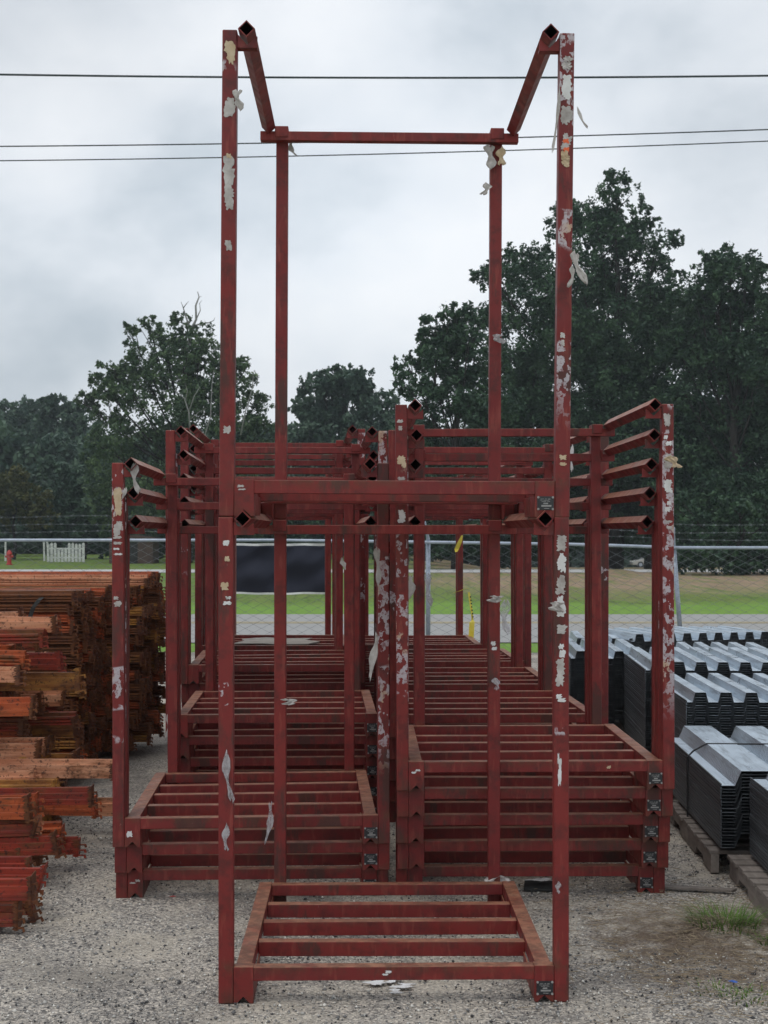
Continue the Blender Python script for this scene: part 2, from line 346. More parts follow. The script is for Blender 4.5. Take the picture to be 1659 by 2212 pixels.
for k in range(2): sheet('road_marking', -200, 200, 24.9 + k * .28, 25.02 + k * .28, .008, M['line'])
sheet('path', -200, 9.0, 56.5, 61.3, .006, M['path'], .12, 60)
sheet('path', 10.5, 40, 57.0, 61.2, .006, M['path'], .15, 30)
def pebbles():
    rng = np.random.RandomState(5); n = 30000
    y = 3.9 + 4.6 * rng.rand(n) ** 1.25; x = rng.uniform(-.33, .33, n) * y; s = (.0022 + .0045 * rng.rand(n) ** 3 + .005 * rng.rand(n) ** 14)
    base = np.array([(1, 0, 0), (0, 1, 0), (-1, 0, 0), (0, -1, 0), (0, 0, .8), (0, 0, -.8)], float)
    fc = np.array([(0, 1, 4), (1, 2, 4), (2, 3, 4), (3, 0, 4), (1, 0, 5), (2, 1, 5), (3, 2, 5), (0, 3, 5)])
    V = base[None] * (s[:, None, None] * rng.uniform(.6, 1.4, (n, 6, 1))); a = rng.rand(n) * 6.28
    c, sn = np.cos(a)[:, None], np.sin(a)[:, None]; V = np.stack([V[:, :, 0] * c - V[:, :, 1] * sn, V[:, :, 0] * sn + V[:, :, 1] * c, V[:, :, 2]], 2)
    V[:, :, 0] += x[:, None]; V[:, :, 1] += y[:, None]; V[:, :, 2] += .004
    t = np.repeat(rng.rand(n), 6); col = np.stack([t, t, t], 1)
    m = MT('loose_stone', .8, 0, .3); at_ = N(m.t, 'ShaderNodeAttribute', attribute_name='tone')
    m.base(m.ramp(m.sep(at_.outputs['Color'])[0], [(0, (.03, .03, .033)), (.45, (.24, .235, .23)), (.8, (.48, .46, .42)), (1, (.75, .72, .66))]))
    o = link('loose_gravel', np_mesh('loose_gravel', V.reshape(-1, 3), (np.arange(n)[:, None, None] * 6 + fc[None]).reshape(-1, 3), m.m, col, 3))
    tag(o, 'loose crushed stones scattered over the grey gravel yard', 'gravel', kind='stuff')
pebbles()

# ------------------------------------------------------------------ stacking racks
PW, BH, RH, PITCH, DEP = .0515, .127, 1.69, .127, 1.24
RM = {}
def bx(name, *a, bev=.0025):
    mb = MB(); mb.box(*a); RM[name] = mb.mesh(name, M['red'], bev)
for sx, nm in ((-1, 'L'), (1, 'R')):
    def X(a, b): return (a, b) if sx > 0 else (-b, -a)
    bx('fp' + nm, *X(.61 - PW, .61), 0, PW, 0, RH, bev=.004)
    bx('rp' + nm, *X(.49 - PW, .49), DEP - PW, DEP, 0, RH - .005, bev=.004)
    bx('sr' + nm, *X(.497, .552), .0505, DEP - .053, .074, BH - .002)
    mb = MB(); cx = .524
    prof = [(.489, 0), (cx - .024, 0), (cx, .024), (cx + .024, 0), (.5575, 0), (.5575, BH), (.489, BH)]
    mb.prism([(sx * a, b) for a, b in prof], .001, .0065)
    mb.box(*X(.489, .5575), .0065, .0495, BH - .052, BH - .0005)
    mb.prism([(.0067, 0), (.30, .005), (.36, .073), (.0067, .073)], *X(.489, .4945), 'x')       # inner cheek running back under the side rail
    mb.prism([(.0067, 0), (.30, .005), (.36, .073), (.0067, .073)], *X(.5525, .5575), 'x')
    RM['ff' + nm] = mb.mesh('front_foot', M['red'], .0012)
    mb = MB(); prof = [(.4905, 0), (cx - .024, 0), (cx, .024), (cx + .024, 0), (.5575, 0), (.5575, .073), (.4905, .073)]
    mb.prism([(sx * a, b) for a, b in prof], DEP - .006, DEP); mb.prism([(DEP - .2, .073), (DEP - .16, .004), (DEP - .0063, .004), (DEP - .0063, .073)], *X(.5525, .5575), 'x')
    mb.prism([(DEP - .2, .073), (DEP - .16, .004), (DEP - .06, .004), (DEP - .06, .073)], *X(.4905, .4955), 'x')
    RM['rf' + nm] = mb.mesh('rear_foot', M['red'], .0012)
    # diamond tube on top, hollow
    mb = MB(); r0, r1, zc = .0295, .0245, 1.684
    def dia(r, y): return [(sx * cx + r, y, zc), (sx * cx, y, zc + r), (sx * cx - r, y, zc), (sx * cx, y, zc - r)]
    ya, yb, yc = -.025, 1.15, .5
    mb.add(dia(r0, ya) + dia(r0, yb) + dia(r1, ya) + dia(r1, yc),
           [(i, (i + 1) % 4, 4 + (i + 1) % 4, 4 + i) for i in range(4)] + [(i, (i + 1) % 4, 8 + (i + 1) % 4, 8 + i) for i in range(4)] +
           [(8 + i, 8 + (i + 1) % 4, 12 + (i + 1) % 4, 12 + i) for i in range(4)] + [(4, 5, 6, 7), (12, 13, 14, 15)])
    RM['arm' + nm] = mb.mesh('top_arm', M['red'])
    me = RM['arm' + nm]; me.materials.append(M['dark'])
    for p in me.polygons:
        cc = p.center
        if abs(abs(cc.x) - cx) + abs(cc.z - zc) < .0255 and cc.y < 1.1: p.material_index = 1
    mb = MB(); pr = [(.5583, 1.628), (.5583, 1.672), (.552, 1.672), (.548, 1.664), (cx, 1.6385), (cx - .032, 1.668), (cx - .036, 1.668), (cx - .036, 1.628)]
    mb.prism([(sx * a, b) for a, b in pr], .006, .010); mb.box(*X(cx - .036, .5583), .0102, .045, 1.6285, 1.6335)
    mb.prism([(sx * a, b) for a, b in pr], .041, .045) if False else None
    RM['br' + nm] = mb.mesh('arm_bracket', M['red'], .0008)
    mb = MB(); mb.box(*X(.487 - PW, .4935), DEP - .098, DEP + .003, RH - .048, RH); RM['cap' + nm] = mb.mesh('post_sleeve', M['red'], .003)
bx('front_rail', -.4885, .4885, 0, .048, .079, BH - .001)
bx('rear_rail', -.4965, .4965, DEP - .053 - .047, DEP - .0535, .076, BH - .004)
bx('slat', -.4965, .4965, 0, .047, .062, .116)
bx('top_rail', -.556, .556, DEP - .0945, DEP - .0525, RH - .061, RH - .0215)
mb = MB(); mb.box(.4965, .5545, -.0015, .0004, .026, .074); RM['plate'] = mb.mesh('name_plate', M['plate'], .0005)
mb = MB()
mb.tube([(0, -.0042, 0), (0, -.0012, 0)], .0042, 8)
RM['rivet'] = mb.mesh('rivet', M['platetext'])
mb = MB()
for x0, x1, z0, z1 in ((.508, .52, .064, .0655), (.524, .530, .064, .0655), (.534, .542, .063, .0655), (.506, .515, .060, .0612), (.518, .538, .0595, .0608), (.512, .528, .0555, .057), (.531, .541, .0555, .057),
                       (.518, .534, .0465, .0515), (.511, .546, .038, .0435), (.52, .538, .031, .0328)):
    mb.box(x0, x1, -.0022, -.0016, z0, z1)
RM['print'] = mb.mesh('plate_print', M['platetext'])
ORD = ['bottom', 'second', 'third', 'fourth', 'fifth', 'sixth']
def quadpatch(name, parent, x, z, w_, h_, mat, y=-.0012, seed=0, curl=0, face='front', sgn=1):
    rng = random.Random(seed); n = 18; m_ = MB(); nf = 1 if max(w_, h_) < .035 else (2 if h_ < .06 else 5)
    for f in range(nf):
        if nf == 1: fx, fz, fw, fh = x, z, w_, h_
        else: fw = w_ * rng.uniform(.45, .98); fh = h_ * rng.uniform(.3, .62); fx = x + (w_ - fw) / 2 * rng.uniform(-1, 1); fz = z + (h_ - fh) / 2 * (2 * f / (nf - 1) - 1)
        pts = []
        for k in range(n):
            a = 2 * PI * k / n; cx_, cz_ = math.cos(a), math.sin(a); q = 1 / max(abs(cx_), abs(cz_)); j = rng.uniform(.5, 1.0) if k % 3 else rng.uniform(.8, 1.05)
            pts.append((fx + cx_ * q * j * fw / 2, fz + cz_ * q * j * fh / 2))
        vs = [(fx, y - .0004 - .0001 * f, fz)] + [(a, y - .0001 * f - curl * rng.random() ** 3, b) for a, b in pts]
        m_.add(vs, [(0, 1 + k, 1 + (k + 1) % n) for k in range(n)])
    return link(name, m_.mesh(name, mat), parent)
def rack(loc, rz, label, group, lmat='red1', rmat='red1', full=True, roll=0):
    r = empty('stacking_rack', loc, rz, label, 'stacking rack', group); r['kind'] = 'thing'; r.rotation_euler = (0, roll, rz)
    P = {}
    P['fl'] = link('front_post', RM['fpL'], r, M[lmat]); P['fr'] = link('front_post', RM['fpR'], r, M[rmat])
    P['rl'] = link('rear_post', RM['rpL'], r, M['red']); P['rr'] = link('rear_post', RM['rpR'], r, M['red'])
    for s_ in 'LR':
        link('side_rail', RM['sr' + s_], r); link('front_foot', RM['ff' + s_], r); link('rear_foot', RM['rf' + s_], r)
        a = link('top_arm', RM['arm' + s_], r); link('arm_bracket', RM['br' + s_], a); link('post_sleeve', RM['cap' + s_], P['rl' if s_ == 'L' else 'rr'])
    link('front_rail', RM['front_rail'], r); link('rear_rail', RM['rear_rail'], r); link('top_rail', RM['top_rail'], r)
    for y in (.335, .60, .85):
        s_ = link('slat', RM['slat'], r); s_.location = (0, y, random.uniform(-.003, .001)); s_.rotation_euler = (0, random.uniform(-.012, .012) if random.random() < .25 else random.uniform(-.003, .003), random.uniform(-.006, .006))
    p = link('name_plate', RM['plate'], r); 
    for a, b in ((.5, .0295), (.551, .0295), (.5, .0705), (.551, .0705)): link('rivet', RM['rivet'], p).location = (a, 0, b)
    link('plate_print', RM['print'], p)
    return r, P
# name, centre x, depth of top rack, racks, yaw, where
STACKS = [('L1', -.582, 6.13, 3, R(3.0), 'the front left stack of three'), ('L2', -.588, 7.65, 5, R(2.6), 'the second stack of the left column'),
          ('L3', -.737, 9.19, 6, R(3.0), 'the third stack of the left column'), ('L4', -.85, 10.74, 6, R(1.5), 'the fourth stack of the left column'),
          ('L5', -.99, 12.28, 5, R(1.0), 'the farthest stack of the left column'),
          ('R1', .668, 6.08, 5, R(.6), 'the front right stack of five'), ('R2', .634, 7.65, 5, R(2.4), 'the second stack of the right column'),
          ('R3', .59, 9.17, 5, R(2.0), 'the third stack of the right column'), ('R4', .544, 10.8, 5, R(2.5), 'the fourth stack of the right column'),
          ('R5', .326, 12.4, 5, R(2.0), 'the farthest stack of the right column, yellow taped')]
TOPS = {}
for nm, x, d, n, yaw, where in STACKS:
    for i in range(n):
        k = n - 1 - i
        pos = 'top' if k == 0 else ORD[i] + ('' if i == 0 else ' from ground')
        j = random.uniform(-.004, .004)
        dy = k * .0515
        lm, rm = random.choice([('red1', 'red2'), ('red2', 'red1'), ('red1', 'red1')])
        if nm == 'L1': lm = 'red2'; rm = 'red2'
        if nm == 'R1': rm = 'red2' if k < 2 else 'red1'; lm = 'red2'
        TOPS[nm, i] = rack((x - math.sin(yaw) * dy + j, d + math.cos(yaw) * dy, PITCH * i), yaw + random.uniform(-.002, .002),
            'red rack, %s of %s' % (pos, where), 'nested red racks in ' + where.split(',')[0], lm, rm, roll=random.gauss(0, .0016))
Z0 = .0
lo = rack((.035, 4.83, 0), R(1.0), 'nearest red steel rack standing alone on the gravel, carrying a second rack', 'two racks stacked post on post in front', 'red1', 'red1')
up = rack((.035 + .002, 4.83, RH + .001), R(1.0), 'highest red steel rack, standing on the arms of the nearest rack against the sky', 'two racks stacked post on post in front', 'red1', 'red1', roll=R(.25))
up[1]['fl'].rotation_euler = (0, R(.15), 0); up[1]['fr'].rotation_euler = (0, R(.35), 0); [setattr(ch.location, 'x', .010 if ch.data is RM['armR'] else .004) for ch in up[0].children if ch.name.startswith('top_arm')]; up[1]['fl'].location.z = -.002; up[1]['fr'].location.z = .004
up[1]['fr'].material_slots[0].link = 'OBJECT'; up[1]['fr'].material_slots[0].material = M['red2']
# ---- label remnants stuck on the posts
xl, xr, yy = -.584, .584, -.0014
def lab(rk, key, x, z, w_, h_, mt, seed, y=yy, curl=0):
    quadpatch('label_remnant', rk[1][key], x, z, w_, h_, M[mt], y, seed, curl)
lab(up, 'fl', xl, 1.61, .047, .085, 'cream', 1); lab(up, 'fl', xl, 1.42, .046, .07, 'film', 2); lab(up, 'fl', xl, 1.18, .046, .15, 'film', 3); lab(up, 'fl', xl, 1.25, .02, .02, 'cream', 4, yy - .001)
lab(up, 'fl', xl, 1.10, .046, .08, 'film', 13); lab(up, 'fl', xl, .94, .03, .04, 'film', 5)
lab(up, 'fr', xr, 1.585, .047, .05, 'film', 6, curl=.004); lab(up, 'fr', xr, 1.50, .045, .09, 'paper', 7); lab(up, 'fr', xr, 1.40, .046, .07, 'film', 8); lab(up, 'fr', xr, 1.31, .045, .06, 'film', 9)
lab(up, 'fr', xr, 1.295, .03, .05, 'orangelabel', 10, yy - .0006); lab(up, 'fr', xr - .002, 1.25, .034, .06, 'cream', 11, yy - .0009, .004); lab(up, 'fr', xr - .005, .62, .022, .05, 'film', 12)
lab(up, 'fl', xl, .30, .03, .03, 'film', 14); lab(up, 'fr', xr, .20, .03, .04, 'cream', 15)
for k, (z, h_) in enumerate(((1.60, .06), (1.53, .07), (1.455, .07), (1.38, .08), (1.30, .035), (1.225, .05), (1.15, .10), (1.06, .03))):
    lab(lo, 'fr', xr + random.uniform(-.004, .004), z, .04, h_, 'paper' if k % 2 else 'film', 20 + k)
lab(lo, 'fr', xr - .008, .81, .018, .12, 'paper', 33)
lab(lo, 'fl', xl, 1.40, .045, .032, 'paper', 34, curl=.006); lab(lo, 'fl', xl - .004, 1.45, .03, .03, 'cream', 35); lab(lo, 'fl', xl, 1.60, .025, .02, 'paper', 36)
lab(lo, 'fl', xl + .004, 1.545, .02, .02, 'cream', 37)
quadpatch('label_remnant', lo[1]['rr'], .464, 1.145, .034, .042, M['paper'], DEP - PW - .0015, 38)
quadpatch('label_remnant', lo[0], -.025, .105, .045, .018, M['paper'], -.0015, 39)
quadpatch('label_remnant', TOPS['L1', 2][0], -.535, .058, .03, .03, M['paper'], -.0005, 41); quadpatch('label_remnant', up[0], -.53, .10, .04, .02, M['film'], -.0005, 42)
quadpatch('label_remnant', TOPS['R1', 4][0], -.525, .085, .05, .02, M['paper'], -.0005, 43); quadpatch('label_remnant', TOPS['R1', 4][0], .32, .10, .02, .016, M['cream'], -.0015, 44)
quadpatch('label_remnant', TOPS['L1', 0][0], -.525, .075, .055, .02, M['film'], -.0005, 45)
tl = TOPS['L1', 2][1]; r4 = TOPS['R1', 4][1]
for k, (key, z, h_, mt) in enumerate((('fl', 1.52, .13, 'cream'), ('fl', 1.40, .07, 'film'), ('fl', 1.30, .035, 'paper'), ('fl', 1.08, .05, 'film'), ('fl', 1.35, .04, 'film'))):
    quadpatch('label_remnant', tl[key], xl, z, .045, h_, M[mt], yy, 50 + k)
for k, (key, z, h_, mt) in enumerate((('fr', 1.62, .06, 'film'), ('fr', 1.53, .05, 'paper'), ('fr', 1.44, .07, 'film'), ('fr', 1.33, .06, 'paper'), ('fr', 1.24, .05, 'paper'), ('fr', 1.16, .04, 'film'),
                                      ('fl', 1.60, .05, 'film'), ('fl', 1.44, .06, 'cream'), ('fl', 1.35, .05, 'film'), ('fl', 1.20, .06, 'paper'))):
    quadpatch('label_remnant', r4[key], xr if key == 'fr' else xl, z, .044, h_, M[mt], yy, 60 + k)

# ------------------------------------------------------------------ plastic and paper scraps
def scrap(name, label, cat, p, w_, h_, mat, seed=0, lean=0.0, fold=.3, group=None, flat=False, taper=.5):
    rng = random.Random(seed); nu, nv = 7, 14; vs = []; ph = [rng.uniform(0, 6) for _ in range(6)]
    for j in range(nv + 1):
        t = j / nv; half = w_ / 2 * (1 - taper * abs(t - .35)) * (.75 + .35 * math.sin(t * 9 + ph[0])) * (.45 if t in (0, 1) else 1)
        cx_ = lean * t * t * h_ + .12 * w_ * math.sin(t * 6 + ph[1])
        for i in range(nu + 1):
            u = i / nu * 2 - 1; fy = .6 * fold * w_ * (math.sin(u * 4 + t * 5 + ph[2]) * .5 + .4 * math.sin(u * 7 - t * 8 + ph[3]))
            vs.append((cx_ + u * half + rng.uniform(-.04, .04) * w_, fy * .5 + rng.uniform(-.03, .03) * w_, -t * h_ + .06 * h_ * math.sin(u * 3 + ph[4])))
    if flat: vs = [(a, -c - h_ / 2, abs(b) * .6 + .004) for a, b, c in vs]
    m_ = MB(); m_.add(vs, [(j * (nu + 1) + i, j * (nu + 1) + i + 1, (j + 1) * (nu + 1) + i + 1, (j + 1) * (nu + 1) + i) for j in range(nv) for i in range(nu)])
    o = m_.build(name, M[mat], None, 0, True); o.location = p; o.data.name = name
    md = o.modifiers.new('thick', 'SOLIDIFY'); md.thickness = .0006
    return tag(o, label, cat, group)
SG = 'torn plastic wrap caught on the racks'
for k, (px, py, d, w_, h_, mt, lean, lb) in enumerate([
    (513, 195, 4.81, .035, .07, 'film', .1, 'crumpled grey wrap bulging off the upper left post below the cream label'),
    (626, 308, 6.02, .03, .055, 'film', .5, 'small rag of wrap hanging under the highest cross rail, left end'),
    (1059, 315, 6.0, .05, .10, 'film', 0, 'brown-grey wrap blob left of the rear right post, high up under the top rail'),
    (1084, 318, 6.0, .045, .075, 'cream', -.1, 'pale cardboard flap folded around the rear right post near the top'),
    (1052, 395, 6.0, .04, .05, 'film', -.3, 'dark rag of wrap left of the rear right post against the sky'),
    (1208, 185, 4.8, .012, .22, 'film', -.12, 'thin loop of wrap hanging left of the upper right post'),
    (1248, 232, 4.8, .012, .07, 'film', .5, 'thin twisted strand of wrap sticking out right of the upper right post'),
    (1243, 545, 4.8, .035, .11, 'film', .35, 'long pale wrap streamer blowing right of the upper right post before the trees'),
    (1237, 575, 4.8, .02, .07, 'film', -.2, 'narrow pale wrap strip under the long streamer beside the right post'),
    (1076, 722, 6.0, .06, .04, 'plastic', .3, 'small clear wrap wound across the rear right post at tree height'),
    (489, 1625, 4.815, .028, .17, 'plastic', .1, 'long clear plastic wrap clinging low on the front left post'),
    (488, 1780, 4.815, .025, .09, 'plastic', 0, 'shiny twist of clear plastic lower on the front left post'),
    (586, 1735, 5.98, .03, .17, 'plastic', -.15, 'clear wrap strip hanging left of the lower rear left post'),
    (624, 1510, 5.98, .07, .025, 'film', .2, 'grey wrap twist stuck across the lower rear left post'),
    (1070, 1287, 5.98, .075, .03, 'film', .1, 'pale wrap band tied round the lower rear right post'),
    (1090, 1298, 5.98, .045, .14, 'plastic', .05, 'hanging tail of clear wrap beside the lower rear right post'),
    (1072, 1465, 5.98, .035, .05, 'plastic', 0, 'small shiny wrap under the square white label of the rear right post'),
    (1200, 1300, 4.8, .06, .035, 'film', .5, 'dark wrap flap across the lower right front post'),
    (1206, 1905, 4.8, .02, .04, 'plastic', 0, 'shred of clear tape low on the front right post'),
    (289, 1000, 6.1, .035, .13, 'film', .15, 'grey white wrap hanging at the top of the front left stack post'),
    (812, 1370, 6.1, .035, .20, 'film', -.15, 'long torn cream wrap hanging between the two stack columns'),
    (816, 1185, 6.1, .03, .16, 'film', 0, 'ragged wrap strand on the right post of the front left stack'),
    (890, 1245, 7.2, .05, .13, 'film', -.2, 'bunched grey wrap on the rear left post of the front right stack'),
    (922, 1240, 7.2, .04, .16, 'plastic', .15, 'clear wrap tail right of the rear left post of the front right stack'),
    (1452, 985, 6.05, .06, .05, 'cream', .4, 'beige wrap flap on the far right post above the fence'),
    (270, 1055, 6.1, .02, .10, 'film', -.6, 'torn wrap fringe left of the front left stack post'),
    (740, 1205, 7.2, .03, .06, 'film', .2, 'white wrap scrap on the rear right post of the front left stack'),
    (365, 1540, 7.6, .025, .14, 'film', -.1, 'white wrap hanging on the post beside the rusty beams'),
    (1235, 962, 7.6, .02, .14, 'paper', 0, 'white foam strip on the post behind the front right stack')]):
    scrap('plastic_scrap', lb, 'plastic scrap', at(px, py, d), w_, h_, mt, 100 + k, lean, .3, SG)
def tape(lb, p, pts, w_, seed):
    m_ = MB(); vs = []
    for i, q in enumerate(pts): vs += [(q[0] - w_ / 2 * q[3], q[1], q[2]), (q[0] + w_ / 2 * q[3], q[1] + .01, q[2] + .004)]
    m_.add(vs, [(2 * i, 2 * i + 1, 2 * i + 3, 2 * i + 2) for i in range(len(pts) - 1)])
    o = m_.build('caution_tape', M['yellow']); o.location = p; o.modifiers.new('t', 'SOLIDIFY').thickness = .0008; return tag(o, lb, 'caution tape', 'yellow caution tape on the far right rack')
R5p = at(1003, 1250, 13.45)
tape('yellow caution tape flag pointing down left near the fence rail', at(998, 1157, 13.4), [(0, 0, 0, .4), (-.02, 0, -.06, 1), (-.05, .01, -.13, 1.1), (-.055, 0, -.16, .5)], .042, 1)
tape('yellow caution tape knot tied around the far rack post', at(1003, 1275, 13.38), [(-.11, 0, -.03, .7), (-.05, -.01, -.01, .9), (0, -.02, .01, 1), (.04, 0, .012, .8)], .03, 2)
o = tape('long yellow caution tape tail hanging beside the far rack post', at(1013, 1280, 13.4), [(0, 0, 0, .5), (.015, .01, -.1, .5), (.03, 0, -.2, .5), (.035, .01, -.27, .5), (.03, 0, -.29, 1.3), (.02, 0, -.46, 1.3)], .04, 3)
mb = MB()
for i in range(7): mb.box(.008 + i * .004, .02 + i * .004, -.004, -.002, -.05 - i * .032, -.035 - i * .032)
mb.build('printed_letters', M['rubber'], o)
# papers on the ground
for k, (px, py, w_, h_, lb) in enumerate([(812, 2128, .085, .06, 'torn white paper on the gravel under the nearest rail, left piece'), (846, 2122, .06, .075, 'torn white paper under the nearest rail, upright middle piece'),
                                         (872, 2136, .085, .05, 'torn white paper under the nearest rail, right piece'), (852, 2147, .05, .05, 'smallest torn white paper nearest the camera under the rail')]):
    p = at(px, py, gd(py)); p.z = .006; scrap('paper_scrap', lb, 'paper scrap', p, w_, h_, 'paper', 300 + k, .2, .2, 'torn paper on the gravel', True)
p = at(1080, 1893, 6.03); scrap('plastic_scrap', 'crumpled clear wrap lying on the back right corner of the nearest rack base', 'plastic scrap', p + Vector((0, 0, .0)), .11, .07, 'film', 330, .4, .5, SG, False, .3)
mb = MB(); mb.prism([(-.10, -.07), (.05, -.09), (.10, -.03), (.09, .08), (-.08, .09)], 0, .012, 'z'); o = mb.build('dark_board', M['board'], None, .003); p = at(1175, 1918, gd(1918)); o.location = (p.x, p.y, .004)
tag(o, 'flat black board lying on gravel under the front right stack', 'board')
scrap('paper_scrap', 'long torn white paper on the black board by the front right stack', 'paper scrap', Vector((p.x - .02, p.y, .032)), .14, .045, 'paper', 331, .1, .2, 'torn paper on the gravel', True)
mb = MB(); mb.prism([(-.25, 0), (.24, .02), (.26, .055), (-.2, .05)], 0, .012, 'z'); o = mb.build('wood_lath', M['wood'], None, .002); p = at(1450, 1922, gd(1930)); o.location = (p.x + .03, p.y, .014); o.rotation_euler = (0, 0, R(-14))
tag(o, 'thin grey wooden lath lying on gravel beside the pallet', 'wood lath')
scrap('plastic_scrap', 'small blue plastic scrap on the dirt at the lower right', 'plastic scrap', at(1585, 2130, gd(2130)) + Vector((0, 0, .012)), .035, .025, 'blue', 340, 0, .3, None, True)
scrap('plastic_scrap', 'tiny pinkish red scrap on the gravel at lower left', 'plastic scrap', at(373, 1941, gd(1945)) + Vector((0, 0, .006)), .03, .015, 'hydrant', 341, 0, .3, None, True)
cb = at(614, 1386, 11.2)
mb = MB(); mb.prism([(-.33, -.40), (-.1, -.36), (.02, -.43), (.27, -.42), (.30, -.3), (.35, -.2), (.22, .0), (.27, .18), (.05, .15), (-.12, .26), (-.2, .2), (-.30, .08), (-.26, -.1)], 0, .006, 'z'); o = mb.build('cardboard_sheet', M['cardboard'], None, 0)
o.location = (-.86, 11.25, .7625); tag(o, 'torn flat grey cardboard on top of the fourth left rack stack', 'cardboard')

# ------------------------------------------------------------------ straw, twigs and grass tufts
def tuft(label, p, n, h_, spread, seed, wmax=.004):
    rng = random.Random(seed); m_ = MB(); col = []
    for i in range(n):
        a = rng.uniform(0, 2 * PI); r0 = spread * rng.random() ** .7 * .5; bx_, by_ = r0 * math.cos(a), r0 * math.sin(a); hh = h_ * rng.uniform(.35, 1); ln = rng.uniform(.3, 1.2) * hh; b = a + rng.uniform(-.8, .8)
        wd = rng.uniform(.4, 1) * wmax; c = Vector((-math.sin(b), math.cos(b), 0)) * wd; vs = []
        for k in range(4):
            t = k / 3; q = Vector((bx_ + math.cos(b) * ln * t * t, by_ + math.sin(b) * ln * t * t, hh * (t - .35 * t * t))); vs += [q - c * (1 - t), q + c * (1 - t)]
        m_.add(vs, [(2 * k, 2 * k + 1, 2 * k + 3, 2 * k + 2) for k in range(3)]); col += [rng.random()] * 8
    me = m_.mesh('grass_tuft'); at2 = me.color_attributes.new('tone', 'FLOAT_COLOR', 'POINT')
    at2.data.foreach_set('color', np.array([[c, c, c, 1] for c in col], np.float32).ravel()); me.materials.append(M['leaf_grass'])
    o = link('grass_tuft', me); o.location = p; return tag(o, label, 'grass tuft', 'grass tufts at the lower right')
def onG(x, y, z=.0): q = at(x, y, gd(y)); q.z = z; return q
tuft('bushy green grass tuft on the dirt beside the pallets', onG(1565, 2010), 420, .15, .28, 1)
tuft('sparse low grass tuft left of the bushy one', onG(1515, 2000), 90, .07, .24, 2)
tuft('thin grass spreading right of the blue scrap', onG(1610, 2155), 90, .045, .22, 3)
tuft('small thin grass left of the blue scrap', onG(1545, 2140), 50, .035, .2, 4)
tuft('grass tuft cut by the right edge of the picture', onG(1658, 2040), 90, .07, .12, 5)
def straw():
    rng = random.Random(11); m_ = MB()
    for i in range(2200):
        x, y = rng.gauss(1.28, .3), rng.gauss(5.45, .5); L_ = rng.uniform(.01, .07); a = rng.uniform(0, PI); z = .006 + rng.uniform(0, .012) + .035 * math.exp(-(((x - 1.25) / .32) ** 2 + ((y - 5.75) / .28) ** 2))
        d = Vector((math.cos(a), math.sin(a), rng.uniform(-.1, .1))) * L_; m_.tube([Vector((x, y, z)), Vector((x, y, z)) + d], rng.uniform(.0006, .0016), 3, False)
    tag(m_.build('straw_litter', M['straw']), 'dry straw and stems strewn over bare dirt at the lower right', 'straw', kind='stuff')
straw()

# ------------------------------------------------------------------ rusty rack beams at left
BM = []
def beam_meshes():
    for v in range(4):
        h, dp = [(.070, .075), (.095, .045), (.062, .085), (.080, .05)][v]; L_ = 2.75
        prof = [(0, 0), (dp, 0), (dp, h), (dp * .45, h), (dp * .45, h * .70), (0, h * .70)]
        prof += [(0, h * .50), (.010, h * .47), (.010, h * .41), (0, h * .38), (0, h * .24), (.010, h * .21), (.010, h * .15), (0, h * .12)] if v in (0, 2) else []; m_ = MB(); m_.prism([(a, b) for a, b in prof], -L_, 0, 'x')
        if v in (1, 3): m_.prism([(-.0012, h * .2), (-.0012, h * .33), (-.0002, h * .36), (-.0002, h * .17)], -L_, 0, 'x')
        body = m_.mesh('beam', None, .0025); body.materials.append(M['b_orange'])
        rng = random.Random(v); c = MB(); hh = h * 1.55; zz = -h * rng.choice([.2, .45, .6])
        edge = []
        n = 7
        for k in range(n):
            z0 = zz + hh * k / n; z1 = zz + hh * (k + .55) / n; z2 = zz + hh * (k + 1) / n
            edge += [(dp + .012, z0), (dp + .026 - rng.random() * .012, z0 + .002), (dp + .026, z1 - .002), (dp + .012, z1), (dp + .012, z2)]
        c.prism([(-.004, zz), *edge, (-.004, zz + hh)], .0005, .005, 'x')          # end plate with notched edge
        for k in range(8):                                                     # toothed flange along the face
            z0 = zz + hh * k / 8; c.prism([(.0004, z0), (.0004, z0 + hh / 8), (-.008 - rng.random() * .012, z0 + hh / 8), (-.012 - rng.random() * .014, z0 + hh * .05), (-.006, z0)], -.0065 - .002 * (k % 2), -.0022, 'y')
        for k in range(3):
            z0 = zz + hh * (.12 + .3 * k); c.prism([(.0052, z0), (.032, z0 + .004), (.037, z0 - .018), (.028, z0 - .022), (.025, z0 - .006), (.0052, z0 - .008)], -.006 + .004 * k, 0.0 + .004 * k, 'y')
        con = c.mesh('end_connector', None, 0); con.materials.append(M['b_conn'])
        BM.append((body, con, h, dp))
beam_meshes()
CN = {'b_orange': 'orange', 'b_red': 'red', 'b_ochre': 'ochre', 'b_cream': 'faded salmon', 'b_rust': 'deep rust'}
NB = [0]; ORDW = ['bottom', 'second', 'third', 'fourth', 'fifth', 'sixth', 'seventh', 'eighth', 'ninth', 'tenth', 'eleventh', 'twelfth', 'thirteenth', 'fourteenth', 'fifteenth', 'sixteenth', 'seventeenth', 'eighteenth']
ROWW = ['front', 'second', 'third', 'fourth', 'fifth', 'sixth', 'seventh', 'eighth', 'ninth', 'tenth']
def beam(x, y, z, v, mat, label, group, rz=0, ry=0, rx=0):
    b = link('rack_beam', BM[v][0], None, M[mat]); b.location = (x, y, z); b.rotation_euler = (rx, ry, rz)
    tag(b, label, 'rack beam', group, 'thing'); c = link('end_connector', BM[v][1], b, random.choice([M['b_conn'], M['b_conn'], M['b_rust'], M[mat]])); c.scale = (random.uniform(.7, 1.3), random.uniform(.9, 1.3), random.uniform(.6, 1.0)); c.rotation_euler = (random.gauss(0, .06), random.gauss(0, .09), 0); NB[0] += 1; return b
